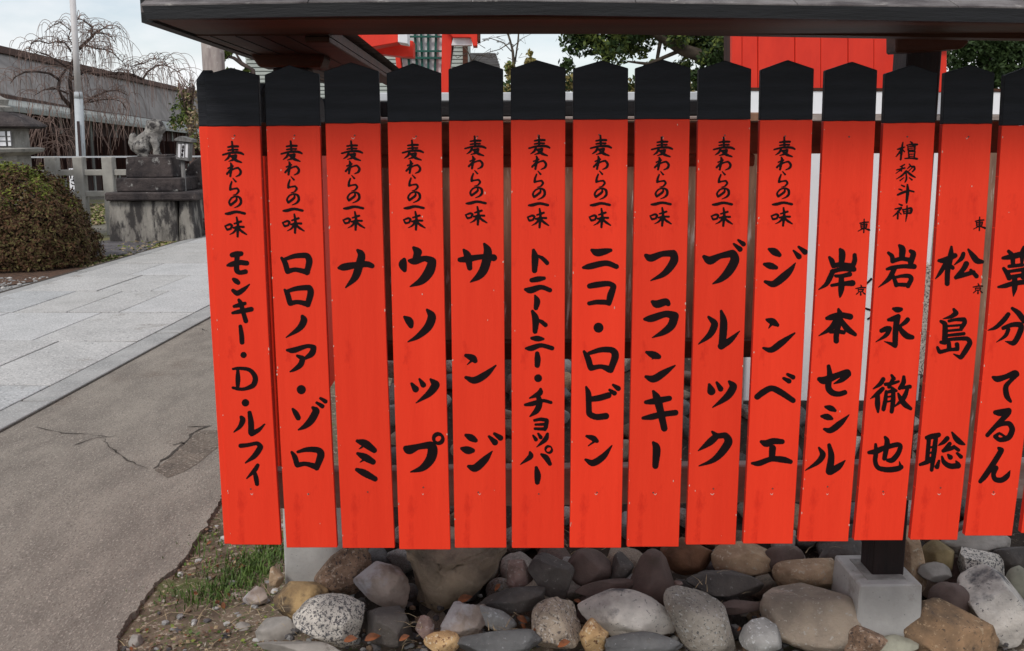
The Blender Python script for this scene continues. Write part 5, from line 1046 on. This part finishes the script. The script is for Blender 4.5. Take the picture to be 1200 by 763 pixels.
# weeping cherry
def cherry():
    Yc = 19.0; base = G(84, 232); base = P(84, 232, Yc); base.z = 0
    t = thing('weeping_cherry_tree', base, 'bare weeping cherry tree with arching branches and hanging twigs behind the fence', 'tree')
    k = Yc/F
    def pl_(pts): return [P(x, y, Yc+d) for x, y, d in pts]
    main = [([(84, 232, 0), (83, 190, 0), (86, 150, 0), (85, 125, 0), (82, 95, 0), (84, 75, 0), (90, 60, .2)], [8, 6.5, 5.5, 4.5, 4, 3, 2.6]),
            ([(83, 125, 0), (74, 115, -.2), (68, 105, -.3), (70, 92, -.2), (78, 80, 0)], [4.5, 4, 3.6, 3, 2.4]),
            ([(90, 60, .2), (98, 52, .2), (107, 44, .3), (113, 37, .3), (122, 33, .2), (133, 34, .1)], [3, 3.4, 2.8, 2.2, 1.2, .6]),
            ([(107, 44, .3), (108, 32, .2), (98, 24, 0), (90, 21, -.1)], [2.2, 1.8, 1.3, .7]), ([(110, 39, 0), (122, 39, 0), (131, 44, 0), (136, 52, 0)], [1.6, 1.3, 1, .5]),
            ([(84, 75, 0), (76, 77, -.1), (66, 71, -.2), (55, 64, -.3), (45, 61, -.3), (38, 64, -.4)], [2.2, 2, 1.7, 1.4, 1, .5]),
            ([(83, 60, 0), (76, 50, .1), (66, 49, .1), (57, 51, .1), (46, 48, 0), (37, 50, 0), (34, 62, 0)], [2, 1.6, 1.5, 1.4, 1.3, 1.2, .7]),
            ([(82, 35, 0), (76, 30, 0), (70, 26, 0), (60, 31, 0), (52, 38, 0)], [1, 1.1, 1, .8, .4]),
            ([(98, 52, .1), (112, 57, .1), (123, 58, .1), (132, 62, .1), (143, 72, .2), (150, 80, .2)], [1.6, 1.4, 1.3, 1.1, .8, .4]),
            ([(85, 92, 0), (100, 83, .3), (115, 88, .4), (130, 86, .4), (145, 86, .4), (156, 88, .4), (167, 93, .4)], [4, 3.4, 3, 3, 3, 3, 2.6]),
            ([(167, 93, .4), (173, 84, .4), (183, 77, .4), (193, 76, .4), (205, 82, .3), (214, 88, .2)], [2.4, 2, 1.6, 1.2, .8, .4]),
            ([(158, 88, .4), (153, 78, .4), (165, 75, .3), (182, 69, .3), (195, 70, .2)], [1.4, 1.2, 1, .8, .4]),
            ([(72, 95, -.2), (58, 86, -.4), (44, 84, -.5), (30, 84, -.6), (18, 90, -.6), (12, 98, -.6)], [3, 2.4, 2, 1.8, 1.2, .5]),
            ([(86, 122, 0), (100, 120, .2), (112, 113, .3), (125, 107, .3), (138, 106, .3), (150, 112, .3)], [3, 2.6, 2, 1.6, 1.2, .5]),
            ([(104, 120, .2), (118, 117, .2), (132, 116, .2), (142, 119, .2), (149, 130, .2)], [1.8, 1.5, 1.3, 1, .5]),
            ([(80, 110, 0), (66, 104, -.2), (52, 105, -.3), (40, 112, -.3)], [2, 1.6, 1.2, .5]),
            ([(90, 60, 0), (80, 44, 0), (84, 30, 0), (92, 22, 0)], [1.4, 1.2, .9, .4]), ([(82, 176, 0), (70, 165, -.3), (62, 150, -.3), (50, 142, -.4), (36, 145, -.4)], [3, 2, 1.4, 1, .5])]
    lst = [(pl_(p), [r*k*.56 for r in rr]) for p, rr in main]
    tubes('trunk', lst, M['bark'], t, 7)
    tw = []
    for p, rr in main[2:]:
        pts = pl_(p)
        for a_, b_, ra in zip(pts, pts[1:], rr):
            n_ = max(3, int((b_-a_).length/.13*3.9))
            for _ in range(n_):
                s = a_.lerp(b_, random.random()); an = random.uniform(0, 6.28); out = Vector((math.cos(an), math.sin(an)*.8, 0))*random.uniform(.15, .55)
                L_ = random.uniform(.12, .62)*(1.3 if random.random() < .2 else 1); rise = random.uniform(.05, .30)
                q = []; curl = Vector((random.uniform(-.1, .1), random.uniform(-.1, .1), 0))
                for i_ in range(9):
                    t_ = i_/8; q.append(s+out*(1-(1-t_)**1.9)*1.2+curl*t_*t_+Vector((0, 0, rise*1.9*t_*math.exp(-2.2*t_)*2-L_*1.15*t_**2.1)))
                tw.append((q, [.0062*(1-.07*i_) for i_ in range(9)])); q = [q[0], q[2], q[4]]
                if random.random() < .6:
                    s2 = q[2]; d2 = Vector((random.uniform(-.3, .3), random.uniform(-.3, .3), 0)); l2 = random.uniform(.2, .8)
                    tw.append(([s2+d2*(1-(1-t_)**2)+Vector((0, 0, .10*t_*(1-t_)-l2*t_**2.2)) for t_ in (0, .16, .33, .5, .66, .83, 1)], [.0052, .005, .0046, .0042, .0038, .0034, .003]))
    # curtain of long hanging twigs low down
    for _ in range(70):
        x, y = random.uniform(30, 165), random.uniform(120, 150); s = P(x, y, Yc+random.uniform(-.8, .6)); l2 = random.uniform(.3, 1.0); dx = random.uniform(-.35, .35)
        tw.append(([s, s+Vector((dx*.3, 0, -.3*l2)), s+Vector((dx*.8, 0, -.65*l2)), s+Vector((dx, 0, -l2))], [.007, .006, .005, .003]))
    o = tubes('hanging_twigs', tw, M['twig'], t, 3, smooth=False)
cherry()

def crown(parent, blobs, n, size, mats, w_, asp=.5, flat=.9):
    pts = []; mi = []
    tot = sum(b[3]**2 for b in blobs)
    for (x, y, z, r) in blobs:
        m_ = int(n*r*r/tot)
        for _ in range(m_):
            d = Vector((random.gauss(0, 1), random.gauss(0, 1), random.gauss(0, 1))).normalized()
            rr = r*(random.random()**.45)*(1+.35*noise.noise(d*2+Vector((x, y, z))))
            p = Vector((x, y, z))+Vector((d.x, d.y, d.z*flat))*rr
            if noise.noise(p*3.2/max(.4, r)) < -.18: continue
            pts.append(p); mi.append(w_[int((noise.noise(p*1.7)+1)*.5*len(w_)*.999+random.uniform(-.6, .6)) % len(w_)])
    return leaves('foliage', np.array([tuple(p) for p in pts]), size, None, parent, asp=asp, mats=mats, midx=np.array(mi))
def B_(px, py, Y, rpx): q = P(px, py, Y); return (q.x, q.y, q.z, rpx*Y/F)
# small evergreen left of the first board
ev = thing('evergreen_shrub', (P(222, 200, 16.5).x, 16.5, 0), 'thin evergreen tree with twiggy top just left of the first board', 'tree')
crown(ev, [B_(213, 130, 16.5, 14), B_(220, 112, 16.5, 14), B_(228, 140, 16.5, 18), B_(206, 145, 16.5, 9), B_(226, 165, 16.5, 14)], 2300, .028, [M['leafdark'], M['leafmid'], M['straw']], [0, 1, 2, 1])
kz = 16.5/F
tubes('trunk', [([Vector((P(225, 200, 16.5).x, 16.5, 0)), P(224, 150, 16.5), P(216, 110, 16.5)], [.06, .045, .02])]+[([P(222, 140, 16.5), P(222+random.uniform(-14, 8), 100+random.uniform(-8, 14), 16.5+random.uniform(-.3, .3)), P(222+random.uniform(-20, 8), 95+random.uniform(-12, 14), 16.5)], [.02, .01, .004]) for _ in range(26)], M['twig'], ev, 5)

# ================================================================== BEHIND THE RACK
# weathered pillar
Yq = 9.0; c = P(249.5, 60, Yq)
col_ = thing('stone_pillar', (c.x, Yq, 0), 'tall weathered pale pillar rising behind the first board', 'pillar')
tubes('shaft', [([Vector((c.x, Yq, -.03)), Vector((c.x, Yq, 3.4))], [12.5*Yq/F, 12.2*Yq/F])], M['pillar'], col_, 28)
tubes('cap', [([Vector((c.x, Yq, 3.4)), Vector((c.x, Yq, 3.5))], [.13, .13])], M['stone_dark'], col_, 28)
# pine bough beside the pillar
pb = thing('pine_tree', (P(300, 80, 12).x, 12, 0), 'small dark tree with a crooked bare branch behind the first board', 'tree')
tubes('trunk', [([Vector((P(300, 80, 12).x, 12, 0)), P(298, 120, 12), P(296, 82, 12), P(284, 75, 12), P(274, 68, 12), P(266, 66, 12)], [.08, .06, .03, .028, .022, .015]), ([P(284, 75, 12), P(276, 62, 12)], [.02, .01])], M['bark'], pb, 6)
crown(pb, [B_(266, 61, 12, 5), B_(262, 66, 12, 5), B_(286, 82, 12, 6), B_(296, 84, 12, 5), B_(270, 84, 12, 4)], 900, .035, [M['leafdark'], M['leafmid']], [0, 1])
# house with pale siding
Yu = 24.0
ho = thing('siding_house', P(420, 170, Yu), 'house with pale horizontal siding behind the shrine roof', 'house')
x0, x1 = P(290, 100, Yu).x, P(548, 100, Yu).x; zt1 = P(400, 20, Yu).z
box('wall', x0, x1, Yu, Yu+6, 0, zt1, M['siding'], ho, 0)
nb = 34
for i in range(nb):
    z = 1.2+(zt1-1.2)*i/nb; box('siding_board', x0-.01, x1+.01, Yu-.035, Yu-.004, z+.012, z+(zt1-1.2)/nb-.012, M['siding'], ho, 0)
box('wall_shadow_gap', x0+.01, x1-.01, Yu-.003, Yu-.001, 1.1, zt1, M['groove'], ho, 0)
q = [Vector((x0-.4, Yu-.5, zt1)), Vector((x1+.4, Yu-.5, zt1)), Vector((x1+.4, Yu+3, zt1+1.6)), Vector((x0-.4, Yu+3, zt1+1.6))]; prism('roof', q, [p+Vector((0, 0, .1)) for p in q], M['rooftile'], ho)
xd = P(545.5, 80, Yu).x; box('drain_pipe', xd-.06, xd+.06, Yu-.14, Yu-.04, 0, zt1, M['darkwood'], ho, 0)
# neighbouring grey tiled roof
Yv = 27.0
nh = thing('tiled_house', P(565, 90, Yv), 'small grey-roofed house seen in a gap between the fifth and sixth board', 'house')
q = [P(549, 78, Yv), P(586, 78, Yv), P(580, 62, Yv+1.5), P(551, 62, Yv+1.5)]; prism('roof', q, [p+Vector((0, 0, -.12)) for p in q], M['rooftile'], nh)
box('wall', P(551, 80, Yv+.4).x, P(583, 80, Yv+.4).x, Yv+.4, Yv+3, 0, P(551, 79, Yv+.4).z, M['eave'], nh, 0)
for k in range(5):
    zz = P(560, 64+3.2*k, Yv+1.3-.3*k); 
    a_, b_ = P(549.5, 65+3*k, Yv+1.25-.28*k), P(585.5-1.0*(4-k), 65+3*k, Yv+1.25-.28*k); beam('tile_row', a_, b_, .1, .1, M['rooftile'], nh, 0)
# shrine bracket and large red lantern shaped bay
Ys = 8.0
sh_ = thing('shrine_eave', P(420, 60, Ys), 'red painted shrine beams with a white beam end under the dark roof', 'shrine eave')
q = [P(372, 30, Ys), P(428, 30, Ys), P(428, 52, Ys), P(437, 60, Ys), P(437, 74, Ys), P(430, 74, Ys), P(400, 56, Ys), P(384, 42, Ys)]
prism('red_panel', q, off(q, .25), M['beamred'], sh_, .006)
q = [P(424, 30, Ys-.25), P(466.5, 30, Ys-.3), P(466.5, 50, Ys-.3), P(424, 57.5, Ys-.25)]; prism('beam', q, off(q, .22), M['beamred'], sh_, .006)
q = [P(466.3, 30, Ys-.32), P(477.8, 30, Ys-.3), P(477.8, 51.5, Ys-.3), P(466.3, 49.5, Ys-.32)]; prism('white_beam_end', q, off(q, .22), M['white'], sh_, .004)
q = [P(436, 58, Ys+.05), P(470, 46, Ys), P(484.5, 48, Ys), P(484.5, 67, Ys), P(470, 66, Ys), P(437, 62, Ys+.05)]; prism('beam', q, off(q, .2), M['beamred'], sh_, .006)
box('pillar', P(431, 80, Ys+.03).x, P(437.5, 80, Ys+.03).x, Ys+.03, Ys+.15, -.03, P(431, 60, Ys+.03).z, M['beamred'], sh_, .004)
Yt = 9.0
hl = thing('shrine_lantern', P(495, 150, Yt), 'large red-framed lantern bay with green lattice narrowing downwards', 'lantern')
def LT(u, y): # u 0..1 across the tapered face
    t = (y-30)/(112-30); l_, r_ = 463+(475-463)*0+t*10, 519.5-t*2; return l_+(r_-l_)*u
q = [P(466, 26, Yt), P(520, 26, Yt), P(515, 112, Yt), P(477, 112, Yt)]; prism('pane', q, off(q, .3), M['paper'], hl)
for u in (.16, .36, .5, .66, .84):
    a_, b_ = P(466+54*u, 28, Yt-.02), P(477+38*u, 112, Yt-.02); beam('lattice_bar', a_, b_, .020, .02, M['green'], hl, 0, up=Vector((0, 1, 0)))
for yy in (43, 60, 68, 88, 104):
    t = (yy-26)/86; a_, b_ = P(466+11*t, yy, Yt-.05), P(520-5*t, yy, Yt-.05); beam('lattice_bar', a_, b_, .02, .016, M['green'], hl, 0)
q = [P(459, 26, Yt-.08), P(464, 26, Yt-.08), P(474.5, 112, Yt-.08), P(468, 112, Yt-.08)]; prism('corner_post', q, off(q, .2), M['beamred'], hl, .004)
q = [P(518, 30, Yt-.1), P(531, 30, Yt-.1), P(525.5, 109, Yt-.1), P(517, 109, Yt-.1)]; prism('corner_post', q, off(q, .2), M['beamred'], hl, .004)
q = [P(530.5, 44, Yt-.02), P(533, 44, Yt-.02), P(525.8, 94, Yt-.02), P(523, 94, Yt-.02)]; prism('corner_trim', q, off(q, .1), M['darkwood'], hl)
q = [P(517, 26, Yt-.2), P(559.5, 26, Yt-.2), P(559.5, 54, Yt-.2), P(554.5, 54, Yt-.2), P(552, 44, Yt-.2), P(531, 44, Yt-.2)]; prism('top_beam', q, off(q, .2), M['beamred'], hl, .004)
q = [P(531, 44.5, Yt-.15), P(552.5, 44.5, Yt-.15), P(553, 53, Yt-.15), P(529, 53, Yt-.15)]; prism('white_panel', q, off(q, .1), M['paper'], hl)
q = [P(559.7, 26, Yt-.2), P(563, 26, Yt-.2), P(563, 48.5, Yt-.2), P(559.7, 48.5, Yt-.2)]; prism('dark_end', q, off(q, .2), M['darkwood'], hl)
box('lantern_stem', P(490, 120, Yt).x, P(503, 120, Yt).x, Yt+.02, Yt+.2, -.03, P(490, 111.5, Yt).z, M['beamred'], hl, .004)
# low wall with pale coping across the middle
Yw = 6.0
lw = thing('low_wall', P(640, 130, Yw), 'low wall with a pale grey coping behind the rack', 'wall')
box('coping', P(437, 110, Yw).x, P(874, 110, Yw).x, Yw-.05, Yw+.25, P(640, 118.5, Yw).z, P(640, 108.5, Yw).z, M['whitegrey'], lw, .005)
box('wall', P(438, 110, Yw).x, P(873, 110, Yw).x, Yw, Yw+.2, -.03, P(640, 118.7, Yw).z, M['railgrey'], lw, 0)
# red boarded shrine hall at the right
Yr = 8.5
rh = thing('red_hall', P(985, 160, Yr), 'red boarded shrine hall with a white band at its foot behind the right-hand boards', 'shrine hall')
xs_ = [858, 870, 889, 932, 962, 994, 1024, 1060]
for a_, b_ in zip(xs_, xs_[1:]):
    q = [P(a_+.25, 15, Yr), P(b_-.25, 15, Yr), P(b_-.25, 105, Yr), P(a_+.25, 105, Yr)]; dd = random.uniform(-.01, .01)+(.03 if a_ in (870,) else 0)
    prism('wall_board', off(q, dd), off(q, .08), M['beamred'], rh, .004)
q = [P(1060, 15, Yr), P(1090, 15, Yr), P(1090, 105, Yr), P(1060, 105, Yr)]; prism('wall_board', q, off(q, .08), M['beamred'], rh, .004)
q = [P(1092, 55, Yr-.3), P(1109.5, 55, Yr-.3), P(1109.5, 108, Yr-.3), P(1092, 108, Yr-.3)]; prism('wall_board', q, off(q, .1), M['beamred'], rh, .004)
q = [P(1090, 50, Yr-.35), P(1112, 49, Yr-.35), P(1112, 55, Yr-.35), P(1090, 57, Yr-.35)]; prism('cap_board', q, off(q, .3), M['darkwood'], rh, .004)
q = [P(858, 15, Yr+.1), P(1092, 15, Yr+.1), P(1092, 110, Yr+.1), P(858, 110, Yr+.1)]; prism('backing_wall', q, off(q, .3), M['barnwood'], rh)
q = [P(872, 102.5, Yr-.01), P(1185, 104, Yr-.01), P(1185, 107.5, Yr-.01), P(872, 106, Yr-.01)]; prism('sill_beam', q, off(q, .15), M['darkwood'], rh)
q = [P(872, 106.5, Yr), P(1185, 108, Yr), P(1185, 134, Yr), P(872, 133, Yr)]; prism('white_band', q, off(q, .1), M['white'], rh)
q = [P(872, 133.2, Yr-.05), P(1185, 134.3, Yr-.05), P(1185, 190, Yr-.05), P(872, 190, Yr-.05)]; prism('stone_base', q, off(q, .4), M['railgrey'], rh)
# tall white notice board right behind the rack
Yn = 3.6
nbd = thing('white_signboard', P(980, 430, Yn), 'large white signboard standing behind the right-hand boards', 'signboard')
q = [P(875, 170, Yn), P(1088, 170, Yn), P(1088, 300, Yn), P(1083, 330, Yn), P(1045, 470, Yn), P(872, 470, Yn)]
q = [P(878, 170, Yn), P(1103, 170, Yn), P(1076, 470, Yn), P(866, 470, Yn)]; prism('panel', q, off(q, .03), M['white'], nbd, .003)
q = [P(864, 170, Yn-.02), P(882, 170, Yn-.02), P(871, 475, Yn-.02), P(855, 475, Yn-.02)]; prism('side_frame', q, off(q, .05), M['railgrey'], nbd, .003)
for (a_, b_) in (((1014, 334), (1021, 327)), ((1013, 361), (1019, 363)), ((1017, 374), (1022, 371))):
    V2, F2 = glyph_poly([[(a_[0], a_[1], 1.2), (b_[0], b_[1], 1.8)]], 3); add('dark_mark', [P(x, y, Yn-.002) for x, y in V2], [tuple(f) for f in F2], M['ink'], nbd)
st2 = thing('granite_post', P(1085, 420, 3.4), 'speckled granite post between the twelfth and thirteenth board', 'stone post')
q = [P(1074, 309, 3.4), P(1094, 309, 3.4), P(1086, 440, 3.4), P(1062, 440, 3.4)]; prism('shaft', q, off(q, .12), SM['granite'], st2, .004)
bp = thing('brown_post', P(1150, 520, 3.2), 'weathered brown post seen in the gap beside the fourteenth board', 'post')
box('shaft', P(1132, 330, 3.2).x, P(1172, 330, 3.2).x, 3.2, 3.3, .2, P(1150, 150, 3.2).z, M['plank'], bp, .004)
# trees in the middle
def tree(name, px, Y, label, limbs, blobs, n, size, mats, w_, bark='bark'):
    t = thing(name, (P(px, 150, Y).x, Y, 0), label, 'tree'); k = Y/F
    lst = [([P(x, y, Y+d) for x, y, d in pts], [r*k for r in rr]) for pts, rr in limbs]
    b0 = lst[0][0][0]; lst[0] = ([Vector((b0.x, b0.y, -.03))]+lst[0][0], [lst[0][1][0]*1.15]+lst[0][1])
    tubes('trunk', lst, M[bark], t, 9); crown(t, blobs, n, size, mats, w_)
    return t
tree('camellia_tree', 870, 12, 'big leafy evergreen tree with a thick bent bare limb behind the boards',
     [([(884, 160, 0), (882, 120, 0), (868, 80, 0), (830, 68, 0), (800, 58, 0), (775, 42, 0), (740, 22, 0), (700, 5, 0)], [9, 8, 8, 7.5, 7, 6, 5, 4]), ([(868, 80, 0), (855, 50, .3), (850, 20, .3), (860, -20, .3)], [6, 5, 4, 3]),
      ([(800, 58, 0), (760, 75, -.1), (735, 72, -.2)], [2.5, 2, 1]), ([(775, 42, 0), (770, 70, .1), (765, 100, .1)], [2.5, 2, 1.4]), ([(740, 22, 0), (715, 40, 0), (690, 60, 0)], [2, 1.6, .8])],
     [B_(675, 48, 12, 20), B_(700, 42, 12, 26), B_(690, 22, 12, 30), B_(715, 60, 11.8, 22), B_(742, 50, 12.2, 24), B_(735, 15, 12, 36), B_(790, 22, 12.4, 36), B_(830, 38, 12.6, 30), B_(852, 62, 12.6, 26), B_(845, 20, 12.4, 36), B_(765, 82, 12, 12), B_(800, 82, 12.4, 14), B_(665, 75, 12, 9), B_(815, 55, 12.8, 22), B_(835, 75, 11.8, 20), B_(850, 45, 11.7, 24), B_(820, 92, 11.9, 14), B_(850, 95, 12, 16), B_(795, 40, 11.8, 18), B_(725, 30, 11.7, 22)],
     24000, .030, [M['leafdark'], M['leafmid'], M['leaftan']], [0, 0, 0, 1, 0, 1, 1, 2], 'barkpale')
tree('shrub_row', 720, 14, 'olive brushwood seen low between the boards in the middle', [([(720, 160, 0), (720, 120, 0)], [3, 2])],
     [B_(x, 100+random.uniform(-6, 6), 14, 13) for x in range(600, 880, 16)], 5000, .04, [M['leafmid'], M['leaftan'], M['leafdark']], [0, 1, 2, 1], 'bark')
t = thing('bare_tree', (P(602, 100, 22).x, 22, 0), 'bare slender tree against the sky behind the gap right of the red lantern', 'tree')
lim = [([(604, 150, 0), (603, 90, 0), (601, 60, 0), (597, 45, 0), (592, 30, 0), (590, 0, 0)], [2.2, 2, 1.6, 1.3, 1, .7]), ([(603, 75, 0), (607, 50, 0), (608, 36, 0), (606, 10, 0)], [1.3, 1.1, .9, .6]), ([(601, 62, 0), (590, 50, 0), (575, 45, 0), (562, 50, 0)], [.7, .6, .45, .2]),
       ([(598, 50, 0), (585, 58, 0), (570, 62, 0), (560, 72, 0)], [.7, .5, .4, .2]), ([(551, 90, 0), (553, 72, 0), (548, 60, 0), (540, 50, 0), (533, 55, 0)], [1, .9, .7, .4, .2]), ([(553, 72, 0), (560, 64, 0), (575, 68, 0)], [.6, .4, .2]), ([(548, 62, 0), (536, 68, 0), (530, 62, 0)], [.5, .4, .2]), ([(601, 55, 0), (612, 45, 0), (622, 40, 0)], [.6, .4, .2])]
for _ in range(22):
    x, y = random.uniform(565, 612), random.uniform(36, 70); lim.append(([(x, y, 0), (x+random.uniform(-12, 12), y+random.uniform(-8, 6), 0), (x+random.uniform(-18, 18), y+random.uniform(-10, 10), 0)], [.4, .3, .15]))
tubes('trunk', [([P(x, y, 22+d) for x, y, d in p], [r*22/F for r in rr]) for p, rr in lim], M['barkpale'], t, 5)
crown(t, [B_(602, 88, 22, 10), B_(622, 74, 22, 7), B_(628, 84, 22, 9), B_(596, 78, 22, 6), B_(620, 62, 22, 4)], 1500, .045, [M['leaftan'], M['leafmid']], [0, 0, 1])
tree('conifer_tree', 1160, 15, 'dark green dense tree behind the far right boards', [([(1160, 160, 0), (1158, 100, 0), (1155, 40, 0)], [6, 5, 4])],
     [B_(1130, 60, 15, 26), B_(1150, 40, 15, 34), B_(1190, 60, 15, 36), B_(1165, 80, 15, 26), B_(1125, 88, 15, 18), B_(1210, 30, 15, 40), B_(1140, 100, 14.8, 18), B_(1185, 100, 14.8, 22), B_(1155, 12, 15.4, 34)],
     24000, .034, [M['leafdark'], M['leafmid']], [0, 0, 0, 0, 1])

ORD = ['zeroth', 'first', 'second', 'third', 'fourth', 'fifth', 'sixth', 'seventh', 'eighth', 'ninth', 'tenth', 'eleventh', 'twelfth', 'thirteenth', 'fourteenth', 'fifteenth', 'sixteenth', 'seventeenth', 'eighteenth', 'nineteenth', 'twentieth']
def topx(p):
    c = Rm.transposed() @ (Vector(p)-Vector((0, 0, H))); return CX+F*c.x/-c.z, CY-F*c.y/-c.z
bpy.context.view_layer.update(); dg = bpy.context.evaluated_depsgraph_get(); eye = Vector((0, 0, H)); bins = {}
for o in HEAP:
    mw = o.matrix_world; vs = o.data.vertices; hits = []
    for i in range(0, len(vs), 4):
        p = mw @ vs[i].co; d = p-eye; ok, loc, nrm_, idx_, ob, _m = SC.ray_cast(dg, eye, d.normalized(), distance=d.length+.01)
        if ok and ob.name == o.name: hits.append(topx(p))
    hits = [h for h in hits if 0 <= h[0] <= 1200 and h[1] <= 763]
    if len(hits) < 1: bpy.data.objects.remove(o); continue
    hx, hy = sum(h[0] for h in hits)/len(hits), sum(h[1] for h in hits)/len(hits); under = hy > 636
    g = 0
    for bi, b in enumerate(BD):
        tt = min(1, (hy-b[2])/(b[7]-b[2])); cxb = (b[0]+b[1])/2*(1-tt)+(b[5]+b[6])/2*tt
        if hx > cxb: g = bi+1
    bins.setdefault((under, g), []).append((hy, o))
for (under, g), lst in bins.items():
    lst.sort(key=lambda e: -e[0])
    for k, (hy, o) in enumerate(lst):
        if under: o['label'] = f"shadowed stone under the {ORD[max(1, g)]} board, {ORD[k+1]} up between the larger stones"
        else: o['label'] = f"stone seen in the gap right of the {ORD[max(1, g)]} board, {ORD[min(20, k+1)]} from the bottom"
LV = {}
for o in list(COL.objects):
    if o.get('category') == 'leaf':
        hx, hy = topx(o.location if o.location.length > .01 else o.bound_box[0]); o['_h'] = hx
lv = sorted([o for o in COL.objects if '_h' in o], key=lambda o: o['_h'])
for k, o in enumerate(lv):
    o['label'] = ('brown dry leaf on the soil, ' if o['_h'] < 330 else 'curled orange-brown dry leaf between the stones, ')+f'{ORD[min(20, k+1)]} dry leaf from the left'; del o['_h']
for k, o in enumerate([o for o in COL.objects if o.get('group') == 'boards behind the red row']):
    o['label'] = f'unpainted brown back of a board behind the red row, {ORD[k+1]} from the left'
for k, o in enumerate([o for o in COL.objects if o.get('group') == 'red name boards on the side wing']):
    if k: o['label'] = f'dark red side wing board glimpsed behind the first boards, {ORD[k+1]} from the corner'
for o in ALLO:
    if '_o' in o: del o['_o']
